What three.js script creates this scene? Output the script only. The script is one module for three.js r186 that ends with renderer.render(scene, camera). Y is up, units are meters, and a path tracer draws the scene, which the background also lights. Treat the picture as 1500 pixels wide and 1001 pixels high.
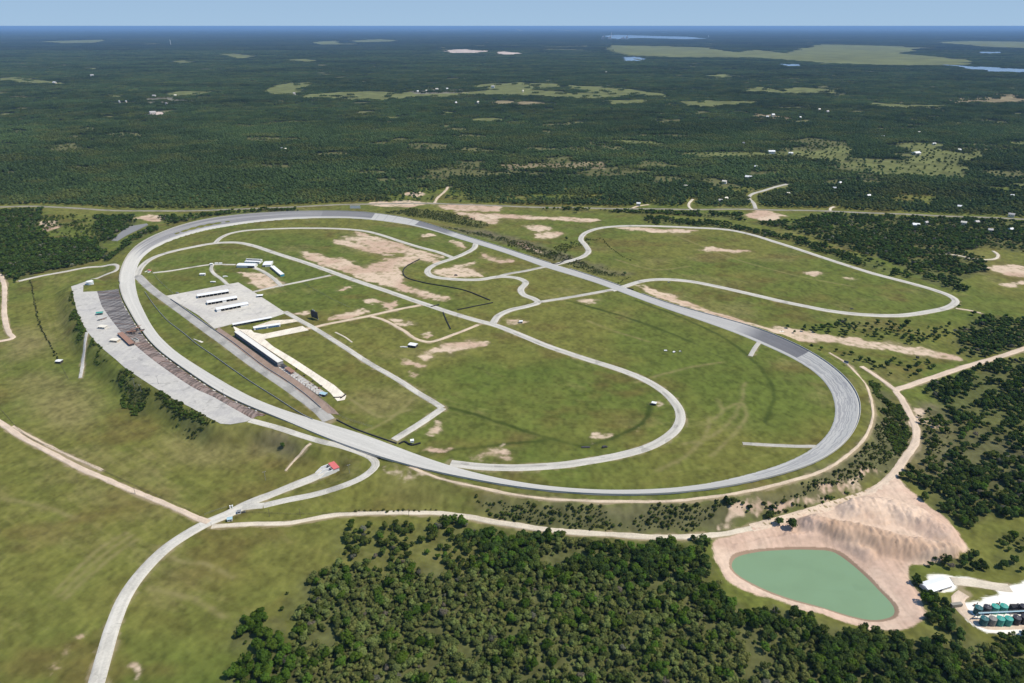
import * as THREE from 'three';
import { mergeGeometries } from 'three/addons/utils/BufferGeometryUtils.js';

// ---------- camera ----------
const scene = new THREE.Scene();
const camera = new THREE.PerspectiveCamera(53.17, 1500 / 1001, 1, 700000);
camera.position.set(0, 405, 0);
camera.rotation.x = -Math.atan(462.5 / 1000);

// ---------- sky: clear early-summer air, paler at the horizon ----------
{
  const w = 256, h = 256, a = new Float32Array(w * h * 4);
  for (let j = 0; j < h; j++) {
    const el = Math.max(0, ((j + 0.5) / h - 0.5) * 180), t = 1 - Math.exp(-el / 16);
    const c = [0.375 + (0.10 - 0.375) * t, 0.545 + (0.23 - 0.545) * t, 0.735 + (0.52 - 0.735) * t];
    for (let i = 0; i < w; i++) a.set([c[0], c[1], c[2], 1], (j * w + i) * 4);
  }
  const sky = new THREE.DataTexture(a, w, h, THREE.RGBAFormat, THREE.FloatType);
  sky.mapping = THREE.EquirectangularReflectionMapping; sky.magFilter = THREE.LinearFilter; sky.needsUpdate = true;
  scene.background = sky; scene.environment = sky;
}
// ---------- sun ----------
const sun = new THREE.DirectionalLight(new THREE.Color(1, 0.94, 0.83), 5.0);
sun.position.set(1300, 2050, -860); sun.target.position.set(0, 0, -1000);
sun.castShadow = true; sun.shadow.mapSize.set(4096, 4096);
Object.assign(sun.shadow.camera, { left: -1700, right: 1700, top: 1700, bottom: -1700, near: 10, far: 6000 });
scene.add(sun, sun.target);
// ---------- haze ----------
scene.fog = new THREE.FogExp2(new THREE.Color(0.35, 0.61, 1.0), 2.1e-5);
// ---------- exposure ----------
const renderer = new THREE.WebGLRenderer({ antialias: true });
renderer.toneMapping = THREE.LinearToneMapping;
renderer.toneMappingExposure = 1.0;
renderer.shadowMap.enabled = true;
renderer.setSize(1024, 683);

// ---------- surveyed plan of the place, metres: x east of the lookout, z along the view ----------
const D = {
  outer: [[-674.1,-1107.4,6,22.5],[-684.3,-1127.4,6.3,22.5],[-693.7,-1147.7,6.6,22.5],[-702.7,-1168.3,6.8,22.3],[-711.1,-1189.2,7,22.1],[-719.1,-1210.3,7.1,22],[-726.4,-1231.6,7.3,22.3],[-732.8,-1253.1,7.7,23.1],[-738,-1274.9,8.3,24.3],[-741.6,-1296.9,9,25.6],[-743.3,-1319.1,9.7,26.9],[-743,-1341.4,10.4,28.3],[-740.8,-1363.7,10.9,29.9],[-736.9,-1385.8,11.3,31.7],[-731.6,-1407.7,11.6,34],[-724.8,-1429.1,11.9,36.5],[-716.6,-1449.9,12,39.1],[-706.6,-1469.6,12,41.5],[-694.2,-1487.9,12,43.3],[-679.4,-1504.3,11.9,44.4],[-662.4,-1518.6,11.8,44.3],[-644,-1531.1,11.6,42.9],[-624.4,-1541.8,11.5,40.6],[-603.9,-1550.9,11.3,37.9],[-582.7,-1558.7,11.1,35.3],[-561,-1565.3,10.9,33.1],[-539.1,-1570.9,10.8,31.3],[-517,-1575.5,10.6,29.8],[-494.9,-1579,10.5,28.6],[-472.6,-1581.5,10.3,27.6],[-450.1,-1582.9,10.2,26.7],[-427.5,-1583.3,10.1,26],[-404.9,-1582.7,10,25.4],[-382.7,-1580.9,9.8,25],[-360.8,-1577.5,9.6,24.7],[-339.2,-1572.3,9.4,24.3],[-317.9,-1565.4,9,23.8],[-297,-1557.2,8.6,23.3],[-276.6,-1548,8.2,22.9],[-256.7,-1537.8,7.7,22.4],[-237.5,-1526.4,7.1,21.6],[-219.1,-1513.6,6.5,20.4],[-201.5,-1499.6,5.9,18.9],[-184.7,-1484.7,5.3,17.5],[-168.4,-1469.2,4.7,16.3],[-152.4,-1453.3,4.1,15.7],[-136.6,-1437.2,3.6,15.6],[-120.8,-1421.2,3.1,16],[-104.7,-1405.4,2.7,16.7],[-88.5,-1389.9,2.3,17.2],[-72.3,-1374.4,2,17.4],[-56.2,-1358.7,1.7,17.4],[-40.2,-1342.9,1.5,17.4],[-24.4,-1326.9,1.3,17.6],[-8.7,-1310.8,1.1,18],[6.8,-1294.4,0.9,18.4],[22.1,-1278,0.8,19],[37.3,-1261.4,0.8,19.9],[52.5,-1244.8,0.7,21],[67.8,-1228.4,0.7,22],[83.5,-1212.2,0.7,22.5],[99.2,-1196.2,0.7,22.3],[115,-1180.2,0.7,21.6],[130.5,-1163.9,0.7,20.8],[145.7,-1147.4,0.7,20],[160.4,-1130.6,0.7,19.3],[174.8,-1113.3,0.7,18.9],[189.1,-1095.8,0.7,19],[203.1,-1078,0.8,19],[217,-1060.2,0.8,18.9],[231,-1042.7,0.9,18.8],[245.5,-1025.7,1,19.2],[260.8,-1009.4,1.2,20.3],[277,-993.8,1.4,22],[293.5,-978.3,1.7,24],[309.9,-962.8,2.1,25.9],[325.9,-947,2.7,27.6],[341,-930.6,3.5,28.8],[354.9,-913.2,4.3,29.5],[367.3,-894.7,5.3,29.3],[378.2,-875.1,6.1,28.1],[388,-854.9,6.9,26.2],[396.5,-834.2,7.5,24.1],[403.6,-813,7.8,22.3],[409,-791.3,8,21.4],[412.4,-769.2,8,21.5],[413.4,-747,8,22.4],[411.8,-724.8,8,23.6],[407.3,-703,8,24.5],[400.2,-682,8,24.6],[390.6,-661.9,8,24.1],[379,-642.8,8,23.3],[365.7,-624.8,8,22.6],[350.9,-608.1,8,22.2],[334.7,-592.8,8,22],[317.1,-579.1,8,21.7],[298.2,-567.2,8,21.3],[278.3,-557.1,8,20.6],[257.6,-548.5,8,19.8],[236.4,-540.8,8,19.1],[215,-534.1,8,18.3],[193.2,-528.5,7.9,17.6],[171.3,-524.3,7.7,17.1],[149.1,-521.4,7.4,16.7],[126.7,-520,7.1,16.3],[104.3,-520,6.7,15.7],[81.8,-521.3,6.2,14.9],[59.5,-523.8,5.7,14.3],[37.3,-527.4,5.1,13.8],[15.4,-532,4.7,13.7],[-6.4,-537.6,4.3,14],[-28,-544,4.1,14.9],[-49.4,-550.9,3.9,16.6],[-70.5,-558.3,3.7,18.9],[-91.4,-566.4,3.6,21.5],[-112,-575.3,3.4,24],[-132.3,-585,3.3,26.2],[-152.2,-595.4,3.1,27.7],[-171.9,-606.3,3,28.3],[-191.3,-617.6,3,27.7],[-210.5,-629.3,3,26],[-229.5,-641.4,3,23.6],[-248.4,-653.6,3,21.1],[-267.4,-665.7,3,19.2],[-286.4,-677.6,3,18.2],[-305.4,-689.6,3,18],[-324.1,-702.1,3,18.2],[-342.2,-715.3,3,18.6],[-359.8,-729.2,3,18.7],[-376.9,-743.8,3,18.5],[-393.8,-758.7,3,18.1],[-410.5,-773.8,3,17.6],[-427.1,-788.9,3,17.2],[-443.6,-804.1,3,16.8],[-460,-819.6,3,16.5],[-476,-835.4,3,16.4],[-491.4,-851.7,3,16.4],[-506.3,-868.5,3,16.2],[-520.7,-885.9,3,15.8],[-534.6,-903.5,3,15.8],[-548.4,-921.2,3.1,16.2],[-562.1,-939.1,3.2,16.9],[-575.5,-957.1,3.3,17.6],[-588.7,-975.3,3.6,18.3],[-601.8,-993.5,3.8,19],[-614.9,-1011.8,4.1,19.8],[-627.7,-1030.2,4.5,20.8],[-640.1,-1049,4.8,21.7],[-652,-1068.1,5.2,22.4],[-663.4,-1087.6,5.6,22.6]],
  plazaY: 7,
  seg: {'dark_a0':[-725.6,-1233.8],'dark_a1':[-447,-1575.2],'dark_b1':[-325.7,-1549.9],'lite_b1':[-216.4,-1495.6],'dark_c1':[-129.1,-1396.5],'dark_d0':[328.4,-919],'dark_d1':[400.9,-826.7],'lite_e1':[245.1,-545.7]},
  plaza: [[-741.6,-1080.7],[-695.7,-1011.8],[-661.3,-960.8],[-613.5,-899.2],[-567.8,-848.3],[-520.5,-803.9],[-494.4,-778.3],[-468.8,-756.8],[-435.2,-729.2],[-400,-700.8],[-369.5,-680.2],[-342.1,-659.1],[-321.2,-644.6],[-310.1,-643.2],[-294.4,-648.9],[-290.1,-654.7],[-324.6,-681.8],[-352.3,-704],[-382.5,-724.1],[-438.5,-772.6],[-481,-812.1],[-515.2,-846.1],[-562.3,-895.3],[-605.9,-947.4],[-641.2,-991.4],[-685.4,-1057.9],[-706.6,-1054.7],[-724.7,-1087.3],[-708.6,-1090.7],[-726.1,-1114.7]],
  pondY: -13,
  cutY: -8.6,
  cut: [[-191.7,-574.1],[-183.5,-580.5]],
  pond: [[189.2,-453.9],[192.7,-457.8],[197.2,-460.5],[202.1,-462.4],[207.2,-463.8],[212.4,-465],[217.5,-466.1],[222.8,-466.8],[228,-467.4],[233.3,-467.8],[238.6,-468.1],[243.9,-468.4],[249.1,-468.6],[254.4,-468.6],[259.7,-468.5],[265,-468.2],[270.3,-468],[275.5,-467.6],[280.6,-466.2],[284.6,-462.8],[287.2,-458.2],[289.6,-453.5],[291.8,-448.7],[293.7,-443.8],[295.4,-438.8],[296.9,-433.7],[298.2,-428.6],[299.4,-423.5],[300.6,-418.3],[302,-413.2],[303.1,-408],[303.3,-402.8],[301.8,-397.8],[298.6,-393.6],[294,-391.1],[288.9,-389.6],[283.7,-388.7],[278.4,-388.7],[273.2,-389.5],[268.1,-391.1],[263.2,-392.8],[258.3,-395],[253.6,-397.3],[248.8,-399.6],[244.1,-401.9],[239.2,-403.9],[234.3,-405.9],[229.4,-407.8],[224.5,-409.9],[219.7,-412.2],[215.1,-414.8],[210.6,-417.5],[206.2,-420.5],[202,-423.7],[198,-427.1],[194.1,-430.7],[190.5,-434.6],[187.6,-439],[186,-444],[186.8,-449.2]],
  mounds: [{'line':[[276.7,-493.4],[300.7,-485.9],[329.9,-470.7],[359.7,-459.5],[380.3,-454.5]],'h':12,'w':14},{'line':[[323.9,-516.6],[353.8,-518.6],[375.3,-504.8],[388.6,-484.1]],'h':9,'w':15},{'line':[[222.2,-471.6],[249.2,-479.6],[273.9,-480.5],[294.3,-471.6],[306.6,-459.5]],'h':4,'w':7},{'line':[[202.8,-467.2],[242.2,-476.9],[270,-476.9]],'h':3,'w':8}],
  ramp: [[-235.9,-522.8,-8.5],[-215.8,-529.7,-7.5],[-191.2,-536.1,-6],[-166.9,-546.4,-4],[-149,-558.1,-2],[-140.1,-569.5,-0.3],[-138.4,-577.3,0.8],[-144.7,-587.3,1.4],[-156.1,-595.4,1.8],[-180.1,-607.5,2.2],[-203.7,-615.7,2.8],[-228.5,-626.5,3.6],[-254.1,-638.3,4.8],[-275.2,-646.2,6],[-291.5,-652.1,6.8]],
  roads: {'pit_lane':[14,[[-669.3,-1155.9],[-610.4,-1086.4],[-559.2,-1032.7],[-508.8,-980.5],[-453.3,-922.5],[-400.1,-867.3],[-343.2,-807.8],[-291.1,-756.1],[-255.2,-719.6],[-225.5,-687.4],[-206.9,-663.2]]],'rc1':[11,[[-670.5,-1155.9],[-686.6,-1205.8],[-691,-1254.5],[-677.6,-1291],[-646.2,-1327.5],[-609.6,-1356.6],[-569.3,-1361.5],[-526.7,-1339.9],[-470.3,-1293.3],[-384.8,-1225.8],[-275.2,-1130.8],[-219.4,-1084.9],[-142.5,-1020.7],[-62.3,-957.2],[-24.4,-932.7],[9.9,-900.4],[51.3,-859],[97,-821.1],[139.9,-788.1],[169.1,-758.4],[186.7,-726.7],[194,-692.1],[192,-669],[182.2,-645.7],[164.3,-624.3],[142.1,-607.3],[112,-593.7],[74,-582.1],[48.5,-576.1],[6.9,-572],[-31.8,-573.8],[-62.6,-579.6]]],'rc2':[9,[[-610.5,-1359],[-613.1,-1398.5],[-604.6,-1429.5],[-579.9,-1451],[-524.9,-1465.1],[-451.6,-1471.3],[-375,-1465.3],[-322.2,-1448.6],[-276.2,-1414.2],[-230.2,-1368.5],[-182.6,-1325.2],[-143.8,-1293.5],[-112.9,-1258.8]]],'rc3':[11,[[-74.2,-1354.3],[-76.6,-1320.5],[-93.5,-1284.5],[-117.4,-1250.4],[-144.1,-1217.7],[-154.1,-1182.2],[-142.2,-1152],[-108.2,-1137.8],[-60,-1134.1],[-20.6,-1150.6],[8.5,-1143.5],[23.7,-1120.3],[15,-1086.5],[19.3,-1060.6],[36.8,-1040.4],[41.8,-1025.1],[23.9,-1008.8],[-2.1,-992.9],[-21,-969.3],[-28.7,-940.3]]],'link1':[8,[[-26.7,-1148.8],[-7.4,-1165.3],[24.9,-1182.1],[63.3,-1207.4]]],'link2':[8,[[41.9,-1026.6],[89.6,-1046.2],[136.8,-1068.3],[169.7,-1084.7]]],'rc4':[11,[[76.3,-1214.3],[100.9,-1237.6],[120.3,-1252.6],[137.7,-1271.3],[151.4,-1301.8],[150.1,-1343.7],[144.5,-1388.7],[157.7,-1435.9],[186.8,-1471.7],[227.1,-1491.2],[276.9,-1497.1],[345.1,-1494],[410.3,-1480],[474.3,-1460.8],[513.8,-1424.7],[544.8,-1371],[584.4,-1298.9],[622.4,-1231.3],[657.2,-1170],[694.8,-1124.5],[717.6,-1096.6],[731.4,-1069.6],[729.1,-1046.1],[703,-1020.3],[658.8,-1000],[604.1,-984],[552.4,-987.3],[506,-1003.7],[473.3,-1022.8],[442.6,-1041.9],[402.2,-1073.3],[358.8,-1106.9],[319.5,-1129.9],[283.4,-1140.3],[250.9,-1140.5],[221.4,-1129.7],[192.9,-1100.7],[167.9,-1079.7]]],'service':[8,[[-354.6,-985.9],[-320.2,-950.8],[-292.1,-922.3],[-238.4,-863.4],[-189.7,-808],[-140.6,-757.4],[-112.6,-725],[-92.1,-703.3],[-81.3,-690.6]]],'service2':[9,[[-80.5,-690.6],[-100,-660.2],[-115.5,-638.7],[-127.1,-622.4]]],'padlink':[6,[[-434.7,-1073.2],[-407.6,-1095.9],[-368.8,-1123.4],[-324.8,-1157.8]]],'padroad':[6,[[-485.9,-1102.9],[-515.1,-1141.7],[-537.1,-1166.9],[-552.6,-1193.3],[-559.6,-1217.1]]],'padroad2':[5,[[-648.3,-1170.6],[-621.4,-1182.1],[-592.4,-1201.4],[-563.4,-1217.2],[-516.2,-1216.9]]],'blueroad':[7,[[-476.6,-1201.8],[-452.4,-1178.3],[-422.1,-1141.4],[-393.5,-1099.2]]],'entrance':[11,[[-283,-309.9],[-288.4,-330.3],[-295.5,-353.5],[-303.6,-381.4],[-309.1,-410.2],[-308.6,-435.9],[-302,-464.7],[-290.5,-485.2],[-279,-499.2],[-265.9,-510.8],[-251.6,-526.5],[-232.7,-541],[-211.2,-559.1],[-191.7,-574.1]]],'rampr':[8,[[-255.4,-520.7],[-235.9,-522.8]]],'dirt_left':[5.5,[[-653.7,-720],[-588.7,-673.4],[-545.9,-643.7],[-491.9,-611.4],[-441.5,-580.9],[-413.9,-567.3],[-369.2,-545.2],[-324.4,-523.1],[-295.8,-507.9],[-278.4,-499.2]]],'dirt_left2':[3,[[-568.8,-664.7],[-516.4,-633],[-460,-600.6],[-419.4,-578.8]]],'dirt_low':[5,[[-273.6,-493.6],[-231.6,-497.8],[-204.4,-498.9],[-185.9,-504.7],[-165.7,-510.3],[-134.1,-512.1],[-95.7,-511.8],[-68.2,-510.7],[-42.3,-505.1],[-10.6,-496.8],[20.4,-489.9],[50.9,-484.3],[91.3,-480.2],[131.7,-477.9],[182.9,-482.3],[217.4,-490.8]]],'dirt_outer':[2.8,[[-102.9,-569.9],[-73.7,-551.8],[-32.8,-536.2],[10.9,-521.9],[52.7,-514.6],[105.5,-511],[158.1,-512.1],[213.7,-522.7],[262.4,-538.6],[308.2,-558.8],[347.1,-588.3],[377.9,-619.4],[408.6,-666.5],[426.8,-710.7],[449.2,-780.1],[451.5,-823.8],[442.9,-857.9]]],'dirt_right':[8,[[812.6,-914.2],[717.8,-867.5],[675.7,-846.8],[631.6,-827.2],[589.6,-807.5],[547.5,-785.8],[504.8,-762.5],[479.9,-747.7],[476.9,-730.5],[467.3,-691.6],[456.1,-657.3],[439.7,-629.6],[416.4,-603.6],[385.6,-571.2],[358.2,-548.9],[315.2,-527.6],[252,-502.6],[217.4,-490.8]]],'dirt_right2':[6,[[467.8,-815.3],[474.5,-785.8],[479.2,-756.4],[480.7,-745.9]]],'dirt_in':[6,[[-360.5,-886.2],[-335.7,-900.5],[-310.9,-917.5],[-294.8,-924.9],[-284.5,-932.4],[-257.5,-947.8],[-220.5,-969.4],[-182.4,-994.8],[-146.2,-1014.8]]],'dirt_in2':[5,[[-215.8,-966.8],[-197.2,-956.2],[-160.1,-914.9],[-133.8,-881.3],[-115.6,-874.2],[-88.4,-895.3],[-50.9,-935.1]]],'track_stub':[5,[[246.4,-616],[268.9,-613.4],[297.1,-611.1],[322.8,-610.3]]],'track_stub2':[6,[[321.9,-828.7],[336.7,-854.6],[348,-872]]],'wall_stub':[4,[[710.9,-1014.9],[727.9,-1006.8],[739.6,-995.9]]],'white_left':[6,[[-869,-1135.5],[-844.9,-1160.8],[-814.3,-1183.7],[-786.9,-1205.9],[-750.9,-1208.6],[-725.7,-1196.3],[-713,-1162.7],[-729.6,-1150.6],[-744.1,-1140.4]]],'strip_left':[7,[[-923,-1167.9],[-881.3,-1116.1],[-799.7,-993.8],[-748.8,-926.7],[-728,-904.6],[-739.9,-895.6],[-765,-889.1]]],'stair':[4,[[-608.4,-891.9],[-594.7,-860.5],[-581.6,-827.8],[-559.2,-783.2]]],'highway':[10,[[-1358.5,-1659.9],[-1263.9,-1668.8],[-1187.2,-1680.3],[-942.2,-1633.1],[-745.2,-1636.5],[-427.1,-1694.5],[-188.9,-1703.8],[16.9,-1676.9],[250.7,-1653.4],[416.3,-1646.7],[583,-1647.2],[742.9,-1631.2],[895.3,-1605.5],[1071.2,-1573.6],[1267,-1535.6]]],'side_road':[9,[[597.1,-1654.7],[610.4,-1711.6],[616.9,-1770.8],[642.3,-1817],[678.5,-1849.2],[732.3,-1902.2],[779.2,-1942]]],'side_road2':[6,[[294.9,-1658.6],[313.4,-1678.7],[341.2,-1691.8]]],'side_road3':[6,[[440,-1641],[438,-1668],[444.6,-1703.2],[467.5,-1755.8]]],'side_road4':[6,[[769.5,-1631.4],[782.4,-1658.1],[796.6,-1671.8]]],'dirt_up':[6,[[-196,-1706.9],[-193.3,-1766.4],[-181.3,-1850.1],[-178.6,-1905.1]]],'bend_right':[5,[[837.7,-1288.8],[865.9,-1279.9],[889,-1252.7],[921.1,-1251.9],[947.1,-1277.9],[955.2,-1305.1]]],'gate_right':[9,[[363.4,-413.1],[355.5,-407.2],[352.4,-396.7],[356.2,-383.8],[374.3,-381.2],[389.8,-381.1],[420.7,-380.8]]],'white_right':[9,[[361.9,-426.5],[380.2,-424.3],[395.6,-420.4],[404.5,-418.8]]],'inner_path':[2.5,[[-232.3,-579.4],[-228.1,-594.5],[-221.4,-603.7],[-213.5,-611.5]]]},
  pave: {'paddock':[[-571.4,-1054.4],[-475.8,-1119.9],[-435.9,-1076.4],[-350.8,-980.3],[-367,-961.3],[-417.8,-938],[-438.2,-920.1],[-484.1,-972.3]],'pit_strip':[[-434.2,-925.2],[-395.4,-885.8],[-359.6,-849.9],[-294.5,-784.3],[-254.9,-742.9],[-206.7,-687.4],[-198,-675.1],[-212.1,-678.1],[-248.2,-718],[-286.5,-757.9],[-326.9,-796.7],[-386.2,-860.8],[-432.3,-910.2]],'pit_sand':[[-414.9,-930.2],[-399,-917.4],[-382.5,-916],[-375.2,-906.3],[-360.3,-900.4],[-311.4,-930.1],[-298.1,-914.9],[-352.9,-883.9],[-332.3,-858.7],[-292.7,-820.4],[-243,-769],[-220.2,-745.6],[-200,-719.7],[-199.5,-709.7],[-207.7,-706.5],[-220.6,-726.5],[-255.5,-767],[-299.4,-812.1],[-347.3,-861],[-403.3,-909.9]],'pit_sand2':[[-363.6,-950.6],[-330,-956],[-321.5,-948.2],[-355.3,-931.3],[-379.8,-919.8],[-384.4,-927.4]]},
  sand: [[[-431.3,-1307],[-371.8,-1275.8],[-290.7,-1205.2],[-229.8,-1145.2],[-176.1,-1106.1],[-112.1,-1047.7],[-104.7,-1026.6],[-133.9,-1041.7],[-196.5,-1086.1],[-250.6,-1127.4],[-310.7,-1182.1],[-383.8,-1246.2]],[[-359.1,-1225.7],[-328.1,-1258.6],[-271,-1201.4],[-241.4,-1250.2],[-208.6,-1267.1],[-200.4,-1284.5],[-182.2,-1267.1],[-201.7,-1201.5],[-197.8,-1141.6],[-172.8,-1099.3],[-124.6,-1060.3],[-145.8,-1048],[-190.7,-1086.1],[-241.1,-1127.5],[-297.5,-1178.4]],[[-364.6,-1419.6],[-317.6,-1403.5],[-265,-1349.3],[-202.8,-1302.6],[-144.4,-1259.1],[-126.4,-1233.9],[-141.1,-1225.8],[-196.8,-1258.5],[-216.4,-1284.8],[-256.9,-1302.5],[-306.9,-1349.6],[-348.1,-1378.2]],[[-342.2,-1451.7],[-271.8,-1388.8],[-206,-1325.7],[-146.5,-1280.4],[-124,-1250.5],[-188.1,-1293.3],[-248.7,-1334.9],[-316.6,-1398.4]],[[-379,-1388.6],[-322.8,-1358.8],[-257.7,-1307.1],[-223.1,-1258.6],[-252.3,-1275.9],[-314.9,-1321.2],[-362.5,-1348.7]],[[-132.1,-1377.9],[-105.6,-1363.4],[-92.3,-1330],[-97.9,-1311.5],[-113.6,-1339.3]],[[-201.9,-1424.4],[-173.8,-1435.4],[-165.7,-1414.4],[-187.7,-1403.8]],[[-146.3,-1178.3],[-125.3,-1193.7],[-99.5,-1217.5],[-62,-1178.3],[-46.2,-1152.1],[-108.5,-1141.5],[-133.7,-1152.1]],[[-108.4,-1201.7],[-77.6,-1237.9],[-65.1,-1246.2],[-76.5,-1217.7],[-100,-1190.1]],[[-67.2,-1293.3],[-46.8,-1284.8],[-26.1,-1250],[6.5,-1241.3],[-6.4,-1228.9],[-38.7,-1233.5]],[[-113.1,-1197.7],[-74.8,-1186.2],[-61.3,-1163.2],[-85.3,-1156]],[[-495.9,-1178.5],[-471,-1178.4],[-435.1,-1163.2],[-398.9,-1112.9],[-404.2,-1092.5],[-427.6,-1086.2],[-458,-1126.9],[-484.3,-1163.4]],[[-208.8,-1023.5],[-189.6,-1041.8],[-187.2,-1012],[-192.2,-989.1],[-205.8,-1006]],[[-249.8,-1035.7],[-228.7,-1041.6],[-209.8,-1029.4],[-224.1,-1017.4]],[[-303.2,-1073.3],[-280.4,-1099.8],[-266.4,-1099.9],[-281.8,-1079.9]],[[-280.1,-955.7],[-260.2,-982.8],[-237,-999.8],[-218.8,-988.7],[-241.4,-969.1],[-259.3,-955.6],[-272.4,-945.2]],[[-338.3,-977.5],[-320.2,-988.7],[-310.9,-977.6],[-318,-961.4]],[[-188.1,-964.2],[-166,-956],[-147.1,-930.1],[-156.5,-924.9],[-174,-940.2]],[[-131.3,-900.4],[-121.5,-910.1],[-115,-895.4],[-124.7,-885.9]],[[-129.6,-832.3],[-104.6,-860.6],[-76.9,-872.2],[-33.8,-877],[-23.9,-867.8],[-56.7,-854.4],[-79.5,-843.4],[-101.8,-832.5],[-117.9,-811.8]],[[-157.3,-820],[-136,-811.7],[-111.6,-796.1],[-124.5,-792.1],[-143.9,-803.7]],[[-139.3,-784.3],[-122.5,-776.9],[-119.8,-769.5],[-132.5,-773.1]],[[-42.5,-593],[-32.3,-603.1],[-20.1,-603.2],[1.4,-603.4],[4.3,-598.3],[-10.6,-588.3],[-31.7,-588.2]],[[-27.5,-609.6],[-10.9,-616.2],[-5.8,-613.6],[-14.4,-607.1]],[[-100.1,-629.3],[-91.2,-650.2],[-85.2,-666.2],[-81.6,-669.2],[-83.5,-648.8],[-91.9,-629.3]],[[-93.9,-608.2],[-72,-605.6],[-67.9,-600.5],[-85.7,-599.3]],[[81.3,-626.6],[97,-634.8],[107.1,-637.6],[106,-629.3],[88.1,-621.3]],[[135.9,-644.5],[148,-648.7],[149.5,-644.4],[139,-640.3]],[[162.9,-710.1],[177.9,-711.7],[177.2,-700.2],[164,-693.9]],[[-10.4,-956],[10.4,-958.5],[31,-950.4],[15.3,-940.1],[-8.2,-940.3]],[[105.4,-1035.6],[133.9,-1041.9],[142.9,-1023.9],[120.3,-1018]],[[213.8,-1120.2],[243.5,-1088.6],[281.2,-1049.3],[321.8,-992.9],[356.8,-936.6],[411.5,-942.6],[455.4,-923.7],[514.3,-898.8],[562.1,-876.6],[615.8,-852.2],[622.5,-839.7],[598,-837.6],[550.9,-855.1],[501.9,-872.1],[444.1,-895.9],[383.5,-897.7],[335.7,-934.5],[289.4,-993.7],[237,-1055.8]],[[227.8,-1485.4],[272.6,-1480.2],[317.4,-1476.6],[375.2,-1465.1],[418,-1456.7],[370.1,-1442.9],[311.1,-1443.8],[253.9,-1457.5]],[[368,-1314.1],[401.7,-1338.4],[425.8,-1325.5],[478.5,-1318],[459.2,-1299.7],[419.4,-1302.6],[383.9,-1296.3]],[[529.6,-1184.6],[561.4,-1185.9],[560.2,-1167.8],[533.7,-1163.2]],[[597.1,-1153.9],[611.6,-1153.5],[611.5,-1142.9],[596.9,-1139.7]],[[-112.3,-1579.2],[-72.7,-1591.9],[-24,-1574.6],[-31.1,-1525],[-49.1,-1501.6],[-59.3,-1530.7],[-86.6,-1547.9]],[[-187.8,-1693.4],[-120.2,-1704.2],[-25.4,-1674.7],[-32.9,-1626.3],[-99.1,-1632.2],[-166,-1640.5]],[[-364.4,-1723.8],[-262,-1736.5],[-189.2,-1707.3],[-252,-1663.4],[-339.3,-1681.1]],[[-148.3,-1627.1],[-81.7,-1611.5],[16.1,-1588.1],[111.8,-1572.3],[205.3,-1551.6],[171.2,-1526.9],[78.7,-1546.6],[-15.9,-1562.1],[-95.9,-1572.5]],[[30.6,-1498.5],[61.2,-1498.1],[82.8,-1470.8],[66.6,-1443.3],[37.3,-1458.5]],[[0,-1371.9],[34.8,-1345.2],[67.6,-1300.9],[54.1,-1300.5],[20.7,-1335.1]],[[44.1,-1432.1],[103.8,-1445.4],[109.8,-1424.8],[71.8,-1393.4],[50.5,-1402.2]],[[-292.6,-1826.7],[-250.2,-1853.6],[-227.5,-1817.3],[-257.4,-1768.2]],[[-21.7,-2204.3],[44.9,-2282.5],[111.9,-2278.9],[286.8,-2243.8],[279.1,-2177.6],[193.5,-2181],[109,-2213.4],[21.1,-2140.5]],[[-284.3,-2660.8],[-183.2,-2695.8],[-166.8,-2639.6],[-229,-2615.8]],[[551.4,-1573.1],[589.2,-1640.6],[626.6,-1628.5],[644.7,-1587.6],[597,-1543.1],[571.4,-1536.7]],[[878.1,-1204.2],[924.5,-1227.1],[953.1,-1212.4],[992.2,-1195.6],[954.2,-1142.1],[893.5,-1160.5]],[[846,-1124.2],[900.2,-1133.9],[899.3,-1114.9],[857.2,-1105]],[[439.3,-643],[487.5,-711.1],[492.2,-703.2],[487.5,-660.9],[478.6,-652.2],[470.3,-672.1]],[[-887.5,-1573.9],[-843.9,-1600],[-813.8,-1576.7],[-806.5,-1540.4],[-839.6,-1540.6],[-860.6,-1551.6]],[[-1075.8,-1529.9],[-1056.3,-1549.1],[-1003.8,-1477.8],[-1007.2,-1444.2],[-1037,-1472.7]],[[-471,-1178.4],[-432.8,-1155.8],[-402.3,-1116.5],[-424.1,-1092.8],[-455.6,-1126.9]],[[-327.8,-374.7],[-322.9,-371.6],[-322,-354.5],[-322.4,-338.9],[-324.7,-331.7],[-329.6,-335],[-325.1,-347.4],[-323.5,-360.4]],[[-277.5,-350.7],[-273.2,-348.9],[-265.4,-330.8],[-270.9,-330.3]],[[-129.1,-581.8],[-109.5,-568],[-87.6,-556.5],[-73.3,-547.7],[-101.2,-557],[-119.9,-568.5]],[[194.6,-505.4],[221.7,-511.2],[249.2,-516.3],[280.1,-530.6],[296.1,-537.9],[286.2,-528.3],[247.7,-510.5],[206,-498.6],[186.4,-495.6]],[[287.7,-533.2],[320.6,-548.1],[359.7,-573.4],[371.6,-583.6],[372.3,-576.3],[335.5,-549.5],[300.9,-531.3]],[[427.9,-668.8],[446.7,-657.1],[431.9,-636.1],[422,-639.9]]],
  quarry: [[173.7,-468.4],[182.6,-479],[216.5,-490],[251.8,-501.9],[289.4,-517.1],[329.7,-535],[367.7,-558.7],[386.8,-572.3],[390.3,-565.5],[389.5,-545.8],[398,-527.1],[405.3,-500.6],[400.6,-482.1],[399.1,-464.5],[379.8,-451.9],[359.6,-445.3],[340.1,-443.4],[328,-431.5],[326.3,-412.7],[322.4,-398.6],[318.4,-383.5],[293.6,-375.7],[259.8,-380.5],[239.1,-393.2],[216.5,-403.9],[193.1,-415.6],[175.7,-428.4],[173,-447.7]],
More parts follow.
